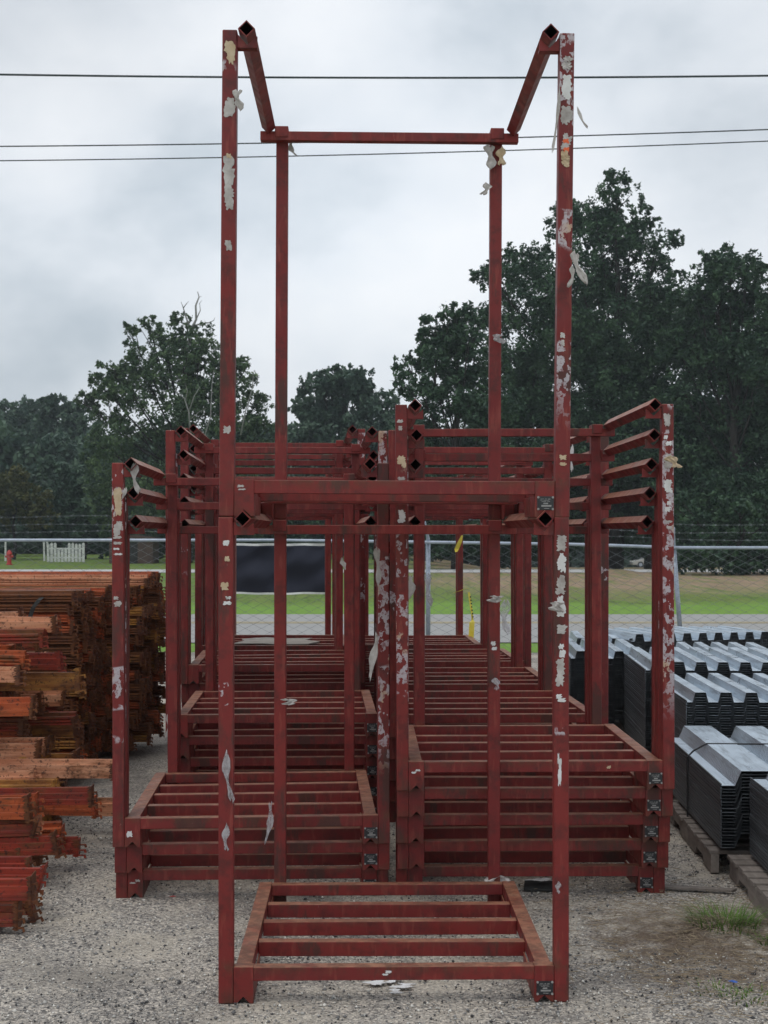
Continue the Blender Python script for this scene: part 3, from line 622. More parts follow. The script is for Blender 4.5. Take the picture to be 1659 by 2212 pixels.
def pile(nm, x0, x1, d0, rows, dd, z0, nz, dz, jx, mats, vs, yaw, group, droptop=0, lean=0, jr=0):
    for r in range(rows):
        for l in range(nz - (random.randint(0, droptop) if droptop else 0)):
            x = x0 + (x1 - x0) * r / max(rows - 1, 1) + random.gauss(0, jx * 1.25) - lean * l; v = random.choice(vs); mt = random.choice(mats)
            beam(x, d0 + r * dd + random.uniform(-.012, .012), z0 + l * dz + random.uniform(0, .006), v, mt,
                 '%s rusty beam, %s layer, %s row of the %s' % (CN[mt], ORDW[l], ROWW[r], nm), group, yaw + random.gauss(0, .004 + jr), random.gauss(0, .003 + jr * .5), random.gauss(0, jr))
random.seed(21)
pile('tall middle pile', -1.97, -1.93, 8.85, 6, .16, .12, 17, .067, .02, ['b_ochre', 'b_orange', 'b_rust', 'b_rust', 'b_orange'], [0, 2], R(2.5), 'rusty beams in the tall middle pile')
pile('tall far pile', -1.78, -1.70, 9.95, 5, .20, .10, 17, .067, .03, ['b_rust', 'b_rust', 'b_orange', 'b_ochre'], [0, 2], R(2.5), 'rusty beams in the tall far pile')
pile('low near pile', -1.98, -1.92, 7.72, 3, .22, .12, 7, .082, .12, ['b_orange', 'b_cream', 'b_red', 'b_ochre'], [0, 1, 3], R(2), 'jumbled beams low in the near pile', 0, 0, .012)
pile('upper jumbled near pile', -2.16, -2.02, 7.62, 4, .20, .70, 6, .078, .12, ['b_orange', 'b_cream', 'b_red', 'b_red', 'b_ochre', 'b_cream'], [0, 1, 2, 3], R(2), 'jumbled beams on top of the near pile', 2, 0, .02)
pile('lower jumbled near pile', -1.76, -1.8, 7.3, 2, .2, .10, 5, .085, .12, ['b_cream', 'b_orange', 'b_ochre'], [1, 3], R(2), 'long beams at the bottom of the near pile', 0, 0, .01)
pile('small pile at the left edge', -1.64, -1.62, 6.35, 3, .17, .08, 4, .08, .06, ['b_cream', 'b_orange', 'b_red'], [0, 1, 3], R(3), 'beams in the small pile at the left edge', 0, 0, .03)
pile('nearest beams at the left edge', -1.47, -1.50, 5.62, 3, .18, .035, 2, .11, .07, ['b_red', 'b_rust', 'b_red'], [0, 3], R(3), 'nearest beams lying at the left edge', 0, 0, .03)
for (px, py, d, v, mt, lb) in [(247, 1665, 7.2, 1, 'b_cream', 'pinkish salmon beam reaching behind the front left rack post'), (205, 1745, 7.0, 1, 'b_orange', 'salmon orange beam sticking out lowest from the near pile'),
                               (120, 1350, 7.4, 3, 'b_cream', 'pale salmon beam on top of the near pile'), (92, 1373, 7.3, 0, 'b_red', 'deep red orange beam near the top of the near pile'),
                               (50, 1420, 7.2, 0, 'b_orange', 'orange beam with rusty top edge at the left edge'), (40, 1458, 7.15, 3, 'b_cream', 'cream beam with rusty connector at the left edge'),
                               (68, 1530, 7.05, 1, 'b_orange', 'wide bright orange beam face at the left edge'), (170, 1475, 7.5, 1, 'b_ochre', 'dark ochre beam pointing out of the near pile'),
                               (120, 1700, 7.05, 0, 'b_ochre', 'golden ochre beam low in the near pile'), (75, 1690, 7.1, 1, 'b_cream', 'pale cream beam low in the near pile')]:
    p = at(px, py, d); beam(p.x, p.y, p.z - .04, v, mt, lb, None, R(2) + random.gauss(0, .01), random.gauss(0, .012), random.gauss(0, .03))
p0 = at(352, 1273, 10.6)
for k in range(4):
    b = beam(-1.70 - k * .02, 9.95 + k * .28, 1.262, 0, 'b_orange' if k else 'b_cream', 'long light orange beam laid on top of the far pile, %s from the front' % ['nearest', 'second', 'third', 'farthest'][k], 'light orange beams topping the far pile', R(.4), 0, 0)
for k, (x, y, ln) in enumerate([(-2.35, 8.6, 2.4), (-3.4, 8.6, 2.4), (-2.2, 7.3, 1.2), (-3.2, 7.3, 1.2), (-1.9, 6.2, .8), (-1.66, 5.5, .7), (-2.15, 9.9, 1.3), (-3.2, 9.9, 1.3)]):
    mb = MB(); mb.box(0, .09, 0, ln, .0, .085 if y > 6.5 else (.07 if y > 6 else .03)); o = mb.build('wood_bearer', M['wood'], None, .004); o.location = (x, y, .003)
    tag(o, 'dark wooden bearer under the rusty beams, %s' % ['middle pile near end', 'middle pile far left', 'near pile right side', 'near pile far left', 'small pile', 'nearest beams', 'far pile right side', 'far pile left side'][k], 'wood bearer', 'wooden bearers under the beam piles')
mb = MB(); pts = [at(92, 1290, 8.85), at(84, 1296, 8.72), at(72, 1312, 8.7), at(60, 1345, 8.7), at(56, 1370, 8.7)]
for i in range(len(pts) - 1): a, b = pts[i], pts[i + 1]; mb.add([a + Vector((-.014, 0, 0)), a + Vector((.014, 0, 0)), b + Vector((.014, 0, 0)), b + Vector((-.014, 0, 0)), a + Vector((-.014, .003, 0)), a + Vector((.014, .003, 0)), b + Vector((.014, .003, 0)), b + Vector((-.014, .003, 0))], [(0, 1, 2, 3), (4, 7, 6, 5), (0, 3, 7, 4), (1, 5, 6, 2)])
tag(mb.build('strapping_band', M['board']), 'dark steel strapping band over the tall middle beam pile', 'strap')

# ------------------------------------------------------------------ galvanised deck bundles at right
def deck(label, loc, rz, L_, nsheet, nrib, pitch=.145, hgt=.055, dz=.0155, group='bundles of galvanised metal decking', straps=(), seed=0, top_fl=.62, jit=.004):
    rng = random.Random(seed); r = empty('deck_bundle', loc, rz, label, 'metal deck bundle', group); V = []; Fq = []
    prof = [(0, 0)]
    for k in range(nrib):
        x = pitch * k + pitch * .22; prof += [(x, 0.0), (x + pitch * .10, hgt), (x + pitch * (top_fl - .1), hgt), (x + pitch * top_fl, 0)]
    prof += [(pitch * nrib + pitch * .1, 0)]
    P_ = np.array(prof); n = len(P_)
    for s_ in range(nsheet):
        ox, oy, z0 = rng.uniform(-jit, jit), rng.uniform(-jit * 2.2, jit * 2.2), s_ * dz + rng.uniform(0, .002)
        b = len(V) * 1; base = sum(len(v) for v in V)
        th = .0022
        blk = []
        for y in (oy, L_ + oy):
            for q in (0, th): blk += [(p[0] + ox, y, p[1] + z0 + q) for p in P_]
        V.append(np.array(blk)); B = base
        for i in range(n - 1):
            Fq += [(B + n + i, B + n + i + 1, B + 3 * n + i + 1, B + 3 * n + i), (B + i, B + 2 * n + i, B + 2 * n + i + 1, B + i + 1), (B + i, B + i + 1, B + n + i + 1, B + n + i), (B + 2 * n + i, B + 3 * n + i, B + 3 * n + i + 1, B + 2 * n + i + 1)]
        Fq += [(B, B + n, B + 3 * n, B + 2 * n), (B + n - 1, B + 3 * n - 1, B + 4 * n - 1, B + 2 * n - 1)] if False else [(B, B + n, B + 3 * n, B + 2 * n)]
    me = np_mesh('deck_sheets', np.concatenate(V), np.array(Fq), M['deck_emb' if pitch > .25 else 'deck']); me.materials.append(M['deckshade']); me.materials.append(M['deckline']); me.shade_flat(); me.update()
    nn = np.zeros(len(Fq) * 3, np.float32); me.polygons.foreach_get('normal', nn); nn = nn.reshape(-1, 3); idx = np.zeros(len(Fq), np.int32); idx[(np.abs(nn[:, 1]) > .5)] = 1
    per = 4 * (n - 1) + 1; pid = np.arange(len(Fq)) % per; idx[(pid % 4 == 1) & (pid < per - 1)] = 1; idx[pid == per - 1] = 1; idx[np.arange(len(Fq)) < per * (nsheet - 1)] = 1  # undersides, ends and all lower sheets take the steel with painted-in shade
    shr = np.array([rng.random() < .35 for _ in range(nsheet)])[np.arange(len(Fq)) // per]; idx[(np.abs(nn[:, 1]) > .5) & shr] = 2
    me.polygons.foreach_set('material_index', idx); link('deck_sheets', me, r)
    # edge lips on the side facing the racks make the side read as a stack of sheet edges
    m_ = MB()
    for s_ in range(nsheet): o_ = rng.uniform(-.003, .002); m_.box(-.004 + o_, .001, rng.uniform(0, .01), L_ - rng.uniform(0, .01), s_ * dz + .0005, s_ * dz + dz * .82)
    m_.build('sheet_edges', M['deckshade'], r)
    H = (nsheet - 1) * dz; W_ = pitch * nrib + pitch * .1
    for ys in straps:
        m_ = MB(); m_.tube([(-.011, ys, -.10), (-.011, ys, H * .5), (-.011, ys, H + .003), (.02, ys, H + hgt * .5), (pitch * .3, ys, H + hgt + .004), (W_, ys, H + hgt + .004)], .005, 6)
        m_.build('strap', M['rubber'], r)
    return r
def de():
    m = MT('shaded_deck_steel', .5, .7, .4); c = m.coord((1, .1, 1)); m.base(m.mix(m.noise(c, 14, 4, .6), (.06, .067, .075), (.22, .24, .26))); return m.m  # darker copy of the deck steel: shade between sheets put into the colour
M['deckshade'] = de(); M['deckline'] = simple('bright_sheet_edges', (.16, .18, .20), (.34, .38, .42), 30, .45, .5)
random.seed(5)
YW = -R(2.3)
deck('front left deck bundle on the wooden pallet, dark side and black strap facing the racks', (1.605, 6.6, .135), YW, 1.55, 20, 3, .30, .07, .0155, straps=(.85,), seed=1, top_fl=.72)
deck('nearest deck bundle at the right edge, cut off by the picture', (1.655, 4.9, .135), YW, 1.62, 23, 3, .30, .07, .0155, straps=(1.05,), seed=2, top_fl=.72)
deck('deck bundle with trapezoid sheet ends facing the camera, behind the pallet bundles', (1.80, 8.25, .10), YW, 1.15, 36, 7, .15, .058, .0150, seed=3)
deck('tall dark sided deck bundle seen between the two right posts', (1.80, 9.55, .10), YW - R(1), 1.25, 40, 7, .15, .058, .0150, seed=4)
deck('far deck bundle at the right with a long plain side, near the fence', (2.35, 13.2, .10), R(14), .9, 34, 9, .165, .07, .0150, seed=6)
deck('low dark deck bundle near the fence, between the right posts', (1.80, 13.3, .10), -R(4), 1.0, 31, 4, .165, .07, .0150, seed=7)
deck('grey green deck bundle just behind the front right rack posts', (1.47, 10.95, .10), -R(3), 1.3, 37, 4, .15, .058, .0150, seed=8)
deck('far right deck bundle cut by the picture edge, middle distance', (2.95, 9.9, .10), -R(5), 1.0, 42, 5, .15, .058, .0150, seed=9)
deck('middle distance deck bundle behind the tall dark one', (2.3, 11.2, .10), -R(5), 1.1, 35, 6, .15, .058, .0150, seed=10)
def pallet(label, loc, rz, L_, W_=.95):
    r = empty('wooden_pallet', loc, rz, label, 'pallet', 'weathered wooden pallets under the deck bundles')
    for x in (0, W_ / 2 - .02, W_ - .04):
        m_ = MB(); pr = [(0, 0), (.18, 0), (.21, .04), (.38, .04), (.41, 0), (L_ - .41, 0), (L_ - .38, .04), (L_ - .21, .04), (L_ - .18, 0), (L_, 0), (L_, .09), (0, .09)]; m_.prism(pr, x, x + .04, 'x'); m_.build('stringer', M['wood'], r, .002)
    y = 0; k = 0
    while y < L_ - .05:
        m_ = MB(); wd = random.uniform(.075, .1); m_.box(-.006, W_ + .006, y, min(y + wd, L_), .0905, .108); o = m_.build('deck_board', M['wood'], r, .002); o.rotation_euler = (0, 0, random.uniform(-.006, .006)); y += wd + random.uniform(.02, .05)
    return r
pallet('weathered pallet carrying the front left deck bundle', (1.567, 6.66, .004), YW, 1.25)
pallet('nearest weathered pallet at the right edge under the cut-off bundle', (1.585, 5.30, .004), YW, 1.28)
pallet('weathered pallet behind the first two, mostly hidden by the racks', (1.62, 8.1, .004), YW, 1.2)
for k, (x, y) in enumerate([(1.82, 8.4), (2.4, 8.4), (1.82, 9.75), (2.5, 9.75), (1.5, 11.2), (1.9, 13.4), (2.5, 13.5), (3.1, 10.1), (2.45, 11.5)]):
    mb = MB(); mb.box(0, .5, 0, .09, 0, .094); o = mb.build('wood_bearer', M['wood'], None, .003); o.location = (x, y, .003)
    tag(o, 'short wooden bearer under the deck bundles, %s' % ['left front', 'right front', 'left middle', 'right middle', 'behind the racks', 'near the fence left', 'near the fence right', 'far right', 'middle distance'][k], 'wood bearer', 'wooden bearers under the deck bundles')
scrap('plastic_scrap', 'white plastic scrap on the deck bundle at the right', 'plastic scrap', at(1638, 1592, 8.15), .06, .05, 'paper', 400, .2, .3)

# ------------------------------------------------------------------ chain link fence
FD = 18.6
def frail(x): return np.interp(x, [-14, -1.4, .55, 2.7, 3.95, 8, 14], [1.556, 1.552, 1.527, 1.495, 1.452, 1.45, 1.45])
fence = empty('chain_link_fence', (0, FD, 0), 0, 'galvanised chain link fence with barbed wire between yard and road', 'fence')
mb = MB(); xs = np.linspace(-14, 14, 57); mb.tube([(x, 0, frail(x) - .021) for x in xs], .0215, 8); mb.build('top_rail', M['galv'], fence, 0, True)
def chainlink():
    p = .108; V = []; E = []; n = int(27.8 / p); rng = np.random.RandomState(1); segs = []
    for i in range(n):
        x0 = -13.9 + i * p; zt = float(frail(x0)) - .045; k = 0; z = .02; pts = []
        while z < zt:
            pts.append((x0 + (p / 2 if (k + i) % 2 else -p / 2) * .985, .006 if k % 2 else -.006, z)); z += p / 2 * 1.02; k += 1
        segs.append(pts)
    r = .0034
    for pts in segs:
        b = len(V); m = len(pts)
        for (x, y, z) in pts: V += [(x - r, y - r, z), (x + r, y - r, z), (x, y + r * 1.3, z)]
        for j in range(m - 1):
            for q in range(3): a = b + 3 * j; E.append((a + q, a + (q + 1) % 3, a + 3 + (q + 1) % 3, a + 3 + q))
    link('wire_mesh', np_mesh('wire_mesh', np.array(V), np.array(E), M['wire']), fence)
chainlink()
for k, x in enumerate((-11.0, -7.65, -4.25, -.95 + 0, .592, 3.95, 7.3, 10.7)):
    if k == 3: x = -2.76 + .0
    if k == 2: x = -6.1
    zt = float(frail(x)); top = x + (-.06 if abs(x - 3.95) < .01 else 0); bot = x + (.05 if abs(x - 3.95) < .01 else 0)
    mb = MB(); mb.tube([(bot, .045, 0), (top, .045, zt - .01)], .032, 10); po = mb.build('fence_post', M['galv'], fence, 0, True)
    mb = MB(); mb.tube([(top, .045, zt - .03), (top, .05, zt + .03), (top - .03, -.12, zt + .15), (top - .045, -.2, zt + .25)], [.034, .025, .014, .010], 7); mb.build('barb_arm', M['galv'], po, 0, True)
for k, (h_, yy_) in enumerate(((.085, -.06), (.175, -.13), (.285, -.22))):
    mb = MB(); rng = random.Random(k); ph = rng.random() * 6
    mb.tube([(x, yy_, frail(x) + h_ - .012 * math.sin((x + 2) * .93) + .008 * math.sin(x * 2.7 + ph)) for x in np.linspace(-14, 14, 113)], .0022, 4)
    for i in range(180):
        x = -13.9 + i * .155; z = frail(x) + h_ - .012 * math.sin((x + 2) * .93) + .008 * math.sin(x * 2.7 + ph); mb.tube([(x - .012, yy_, z - .012), (x + .012, yy_, z + .012)], .0025, 3); mb.tube([(x + .012, yy_, z - .012), (x - .012, yy_, z + .012)], .0025, 3)
    mb.build('barbed_wire', M['wire'], fence)
# banner
def banner():
    x0, x1 = (500 - CX) * 18.5 / F, (709 - CX) * 18.5 / F; z0, z1 = HC - (1284 - HZ) * 18.5 / F, HC - (1174 - HZ) * 18.5 / F
    root = empty('fence_banner', (0, 18.52, 0), 0, 'plain navy cloth banner tied to the fence behind the left racks', 'banner')
    nu, nv = 40, 24
    def grid(a, b, name, mat, off):
        vs = []
        for j in range(nv + 1):
            for i in range(nu + 1):
                u = i / nu; v = a + (b - a) * j / nv; x = x0 + (x1 - x0) * u; z = z0 + (z1 - z0) * v
                dpt = .03 * math.sin(u * 9 + v * 7) + .04 * math.sin(u * 6 - v * 9) * math.sin(PI * v) + .012 * math.sin(u * 23 - v * 15) * v + .006 * math.sin(u * 60) * (v > .9)
                vs.append((x, dpt - off, z + .003 * math.sin(u * 19) + .004 * math.sin(u * 6 + 2) * (1 - v)))
        m_ = MB(); m_.add(vs, [(j * (nu + 1) + i, j * (nu + 1) + i + 1, (j + 1) * (nu + 1) + i + 1, (j + 1) * (nu + 1) + i) for j in range(nv) for i in range(nu)])
        o = m_.build(name, mat, root, 0, True); o.modifiers.new('t', 'SOLIDIFY').thickness = .003
    grid(.035, .955, 'banner_cloth', M['navy'], 0); grid(0, .038, 'white_hem', M['white'], .002); grid(.953, 1, 'white_hem', M['white'], .002)
banner()

# ------------------------------------------------------------------ overhead cables
for pts, r, lb in (((( -40, 8.66), (-20, 8.25), (-9, 7.96), (0, 7.95 - .03), (9, 7.98), (20, 8.3), (40, 8.8)), .016, 'thick black overhead cable, highest of the three'),
                   (((-40, 8.1), (-20, 7.25), (-6.1, 7.76 - .0), (0, 7.86), (6.1, 8.02), (20, 8.6), (40, 9.8)), .010, 'thin overhead cable just above the lowest one'),
                   (((-40, 7.9), (-20, 7.4), (-6.1, 7.53), (0, 7.62), (6.1, 7.83), (20, 8.4), (40, 9.6)), .009, 'lowest thin overhead cable, crossing behind the upright posts')):
    mb = MB(); xs = np.linspace(-40, 40, 121); A = np.array(pts)
    zz = np.polyval(np.polyfit(A[1:-1, 0], A[1:-1, 1], 3), xs); d = 22.0
    if 'highest' in lb: ys = [(-6.08, 161), (0, 168), (6.08, 163.5)]
    elif 'just' in lb: ys = [(-6.08, 316), (-2, 310), (2.1, 296.5), (6.08, 280)]
    else: ys = [(-6.08, 347), (-1.7, 338.5), (1.7, 325.5), (6.08, 305)]
    q = np.polyfit([a for a, b in ys], [HC - (b - HZ) * d / F for a, b in ys], 2); q[0] = max(q[0], .0006)
    mb.tube([(x, d, np.polyval(q, x)) for x in xs], r, 6)
    tag(mb.build('overhead_cable', M['cable'], None, 0, True), lb, 'cable', 'overhead cables')

# ------------------------------------------------------------------ trees
def crown_mesh(blobs, mat, seed, leaf, dens, gap=.5, flat=.75):
    rng = np.random.RandomState(seed); C = []; T = []
    for (x, y, z, r) in blobs:
        nsub = max(8, int(70 * dens * (r / 1.6) ** 1.35))
        dv = rng.normal(size=(nsub, 3)); dv /= np.linalg.norm(dv, axis=1)[:, None]
        rr = r * np.clip(rng.normal(.78, .27, nsub), .05, 1.45)
        cc = np.array([x, y, z]) + dv * rr[:, None] * np.array([1, 1, .9])
        sr = np.clip(r * rng.uniform(.12, .34, nsub), .12, 1.0)
        for k in range(nsub):
            m = int(40 * (sr[k] / .45) ** 1.5 * (.15 / leaf)) + 8; m = min(m, 200)
            g = rng.normal(size=(m, 3)); g /= np.linalg.norm(g, axis=1)[:, None]; g *= (rng.rand(m, 1) ** .6) * sr[k] * rng.uniform(.7, 1.5, 3); C.append(cc[k] + g)
            T.append(np.clip(rng.rand() ** 1.4 * .75 + rng.rand(m) * .35, 0, 1))
    C = np.concatenate(C); T = np.concatenate(T); m = len(C)
    nrm = rng.normal(size=(m, 3)); nrm[:, 2] += .8; nrm /= np.linalg.norm(nrm, axis=1)[:, None]
    u = np.cross(nrm, rng.normal(size=(m, 3))); u /= np.linalg.norm(u, axis=1)[:, None]; v = np.cross(nrm, u); s = leaf * rng.uniform(.5, 1.15, (m, 1))
    V = np.stack([C - u * s, C - v * s * .5, C + u * s, C + v * s * .5], 1).reshape(-1, 3)
    return np_mesh('crown', V, np.arange(m * 4).reshape(m, 4), mat, np.repeat(np.stack([T, T, T], 1), 4, 0)), m
NL = [0]
def tree(label, px, D, base_x, base_z, mat, leaf=.16, dens=1.0, seed=0, trunk_r=.3, name='leafy_tree', group='trees beyond the road', spread=2.2, cat='tree', bark='bark'):
    rng = random.Random(seed); root = empty(name, ((base_x - CX) * D / F, D, base_z), 0, label, cat, group); bl = []
    for (x, y, r) in px:
        p = at(x, y, D) ; rr = r * D / F; p.y += rng.uniform(-1, 1) * min(spread, rr * 1.3); bl.append((p.x - root.location.x, p.y - D, p.z - base_z, rr))
    core = list(bl)
    for i, a in enumerate(core):
        for b in core[i + 1:]:
            dd = math.dist(a[:3], b[:3])
            if dd < (a[3] + b[3]) * .95 and rng.random() < .55: bl.append(tuple((a[q] + b[q]) / 2 + rng.uniform(-.3, .3) for q in range(3)) + (min(a[3], b[3]) * .62,))
    for a in core:
        for q in range(3):
            t = rng.uniform(-.5, PI + .5); k = rng.uniform(.85, 1.2); bl.append((a[0] + math.cos(t) * a[3] * k, a[1] + rng.uniform(-.5, .5) * a[3], a[2] + math.sin(t) * a[3] * k * .85, a[3] * rng.uniform(.26, .42)))
    me, m = crown_mesh(bl, M[mat], seed, leaf, dens); bl = core; NL[0] += m; link('crown', me, root)
    if trunk_r:
        mb = MB(); top = max(b[2] for b in bl); tp = [(0, 0, 0), (.1, 0, top * .2), (-.1, .1, top * .45), (.15, 0, top * .7), (0, 0, top * .9)]
        mb.tube(tp, [trunk_r, trunk_r * .85, trunk_r * .65, trunk_r * .4, trunk_r * .12], 9)
        for b in bl:
            hz_ = min(max(b[2] * .55, .8), top * .8); t = hz_ / top; s_ = Vector((0, 0, hz_)); e_ = Vector(b[:3]); mid = s_.lerp(e_, .5) + Vector((0, 0, -.06 * (e_ - s_).length)); mb.tube([s_, mid, e_], [trunk_r * .24 * (1.1 - t), trunk_r * .13, .02], 6)
            for q in range(3):
                e2 = e_ + Vector((rng.uniform(-1, 1), rng.uniform(-1, 1), rng.uniform(-.2, .9))) * b[3] * .9; mb.tube([mid.lerp(e_, .5 + .15 * q), e2], [.045, .012], 4, False)
        mb.build('trunk', M[bark], root, 0, True)
    return root
tree('tallest broad dark tree, its crown peaking just right of the tall rack', [(1325, 425, 42), (1262, 460, 48), (1372, 478, 48), (1215, 500, 42), (1300, 520, 70), (1418, 545, 46), (1150, 560, 42), (1095, 575, 36), (1050, 598, 30), (1180, 620, 75), (1310, 630, 90), (1425, 640, 60), (1100, 680, 60),
      (1220, 740, 90), (1380, 760, 95), (1120, 790, 70), (1280, 860, 100), (1420, 890, 85), (1150, 900, 85), (1340, 980, 90), (1210, 1000, 85), (1120, 1010, 70), (1300, 1090, 90), (1200, 1110, 80), (1430, 1020, 80), (1400, 1110, 80)], 70, 1330, -.2, 'leaf_oak', .125, 1.15, 1, .42, 'oak_tree')
tree('dark pine like tree with ragged left edge beside the tallest tree', [(990, 720, 34), (950, 750, 30), (1010, 740, 34), (930, 790, 34), (985, 675, 28), (945, 705, 32), (1025, 695, 36), (915, 745, 26), (880, 785, 26), (960, 780, 48), (1035, 780, 50), (905, 840, 45), (985, 870, 65), (1060, 880, 60), (900, 930, 50), (960, 970, 65), (1050, 990, 60), (900, 1010, 60), (980, 1050, 70), (1060, 1080, 60), (910, 1100, 60)], 62, 985, -.05, 'leaf_oak', .12, 1.15, 2, .25, 'pine_tree')
tree('tall dark tree at the right edge of the picture', [(1540, 640, 40), (1620, 650, 44), (1590, 730, 50), (1500, 720, 40), (1470, 760, 40), (1640, 740, 46), (1560, 600, 40), (1565, 555, 34), (1525, 590, 36), (1605, 585, 34), (1645, 600, 36), (1500, 650, 48), (1570, 660, 56), (1650, 680, 56), (1530, 760, 72), (1630, 790, 80), (1490, 860, 62), (1570, 900, 85), (1670, 910, 80), (1510, 1000, 70), (1610, 1020, 85), (1720, 700, 80), (1740, 850, 90), (1500, 1090, 80), (1590, 1120, 90), (1690, 1090, 90), (1510, 960, 60)], 66, 1590, -.2, 'leaf_oak', .125, 1.1, 3, .34, 'oak_tree')
tree('broad tree standing behind the tallest tree, filling between the right hand trees', [(1130, 800, 60), (1220, 700, 60), (1310, 760, 70), (1390, 680, 60), (1460, 720, 60), (1540, 780, 70), (1640, 800, 80), (1060, 930, 60), (1180, 900, 70), (1350, 880, 80), (1480, 880, 70), (1600, 930, 80), (1700, 950, 80), (1250, 1000, 80), (1420, 1010, 80), (1540, 1040, 80)], 92, 1400, -1, 'leaf_oak', .2, .9, 44, .3)
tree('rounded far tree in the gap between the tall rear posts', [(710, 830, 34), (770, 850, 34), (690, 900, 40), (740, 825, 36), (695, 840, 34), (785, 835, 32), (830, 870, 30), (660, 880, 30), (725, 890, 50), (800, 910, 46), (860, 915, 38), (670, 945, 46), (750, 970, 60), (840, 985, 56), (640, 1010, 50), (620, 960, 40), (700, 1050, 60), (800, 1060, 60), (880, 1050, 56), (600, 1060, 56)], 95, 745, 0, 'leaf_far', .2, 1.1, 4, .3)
tree('big left tree with bare dead branches rising from its top', [(360, 760, 34), (410, 755, 30), (430, 800, 36), (330, 820, 36), (270, 820, 26), (500, 860, 34), (240, 850, 26), (395, 705, 28), (318, 706, 24), (280, 715, 14), (350, 735, 34), (440, 755, 42), (300, 775, 36), (375, 800, 46), (245, 800, 24), (215, 830, 24), (520, 815, 38), (470, 840, 52), (290, 850, 48), (170, 862, 18), (220, 890, 36), (400, 890, 62), (545, 880, 38), (500, 930, 55),
      (310, 950, 64), (590, 925, 28), (240, 970, 48), (420, 990, 72), (560, 985, 48), (320, 1060, 66), (230, 1040, 56), (440, 1080, 66), (540, 1070, 56), (240, 1110, 50)], 75, 400, 0, 'leaf_mid', .125, 1.05, 5, .4, 'oak_tree')
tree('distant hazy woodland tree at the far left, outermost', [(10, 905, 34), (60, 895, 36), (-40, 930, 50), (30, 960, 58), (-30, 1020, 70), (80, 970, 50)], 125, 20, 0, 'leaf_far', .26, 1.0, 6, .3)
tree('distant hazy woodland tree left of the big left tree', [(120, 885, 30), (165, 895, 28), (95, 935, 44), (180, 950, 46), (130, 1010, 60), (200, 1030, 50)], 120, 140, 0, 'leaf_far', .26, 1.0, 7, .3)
tree('olive green bushy tree low at the left edge', [(30, 1050, 36), (-20, 1070, 40), (70, 1085, 34), (20, 1110, 40), (90, 1120, 30)], 84, 30, 0, 'leaf_olive', .16, 1.2, 8, .12, 'small_tree')
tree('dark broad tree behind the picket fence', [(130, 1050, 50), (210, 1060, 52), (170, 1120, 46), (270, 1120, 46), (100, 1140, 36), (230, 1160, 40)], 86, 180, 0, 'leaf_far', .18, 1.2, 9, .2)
tree('dark tree low behind the front left rack', [(360, 1110, 60), (450, 1090, 60), (420, 1160, 50), (520, 1120, 56), (330, 1170, 40)], 82, 430, 0, 'leaf_mid', .18, 1.2, 10, .2)
tree('dark tree low in the middle behind the banner', [(600, 1070, 60), (690, 1090, 60), (650, 1150, 50), (760, 1100, 60), (740, 1160, 46)], 88, 680, 0, 'leaf_far', .18, 1.2, 11, .2)
tree('dark tree low behind the center fence post', [(860, 1060, 60), (940, 1090, 60), (900, 1150, 48), (1010, 1120, 56), (990, 1170, 40)], 84, 920, -.2, 'leaf_oak', .18, 1.2, 12, .2)
tree('dark undergrowth tree right of the center, under the tallest tree', [(1100, 1090, 60), (1190, 1100, 60), (1150, 1160, 40), (1270, 1090, 60), (1230, 1160, 36), (1320, 1120, 50)], 90, 1180, -.7, 'leaf_oak', .18, 1.2, 13, .2)
tree('dark spreading tree above the parked car', [(1390, 1060, 60), (1470, 1080, 60), (1440, 1120, 40), (1370, 1130, 30)], 100, 1440, -1, 'leaf_oak', .2, 1.2, 14, .2)
tree('dense shadowy bush at the right edge beyond the road', [(1490, 1215, 26), (1575, 1222, 28), (1660, 1228, 28), (1520, 1190, 42), (1590, 1180, 46), (1660, 1185, 46), (1620, 1215, 34), (1540, 1215, 30), (1700, 1200, 50), (1500, 1120, 46), (1590, 1110, 50), (1670, 1110, 50)], 54, 1600, 0, 'leaf_oak', .12, 1.3, 15, .15, 'dense_bush', cat='bush')
for k, (x, D, lb) in enumerate([(880, 72, 'low dark shrub thicket left of the right fence post'), (1010, 76, 'low dark shrub thicket behind the yellow tape'), (1150, 74, 'low dark shrub thicket behind the upright posts, right of center'), (1290, 80, 'low dark shrub thicket left of the parked car'), (560, 84, 'low dark shrub thicket behind the banner'), (40, 96, 'low dark thicket behind the white posts'), (-60, 96, 'low dark thicket at the far left edge'), (1480, 82, 'low dark thicket right of the parked car')]):
    yb = HZ + HC * F / D; tree(lb, [(x + dx, yb - dy, r) for dx, dy, r in ((-70, 34, 32), (0, 40, 36), (70, 34, 32), (-40, 80, 34), (40, 84, 34), (0, 110, 30), (100, 70, 28), (-100, 70, 28))], D, x, 0, 'leaf_oak' if x > 300 else 'leaf_far', .15, 1.1, 60 + k, 0, 'shrub_thicket', 'low thickets beyond the road', cat='shrub')
for k, (x, D, s_) in enumerate([(-260, 80, 1), (2150, 75, 1.1)]):
    tree('broad tree outside the picture, number %s to the side' % ['one', 'two', 'three', 'four', 'five'][k], [(x + a * s_, y, r * s_) for a, y, r in ((0, 760, 80), (-90, 860, 80), (90, 850, 80), (0, 930, 110), (-110, 1010, 90), (110, 1010, 90), (0, 1090, 100))], D, x, 0, 'leaf_mid', .26, .7, 30 + k, .3)
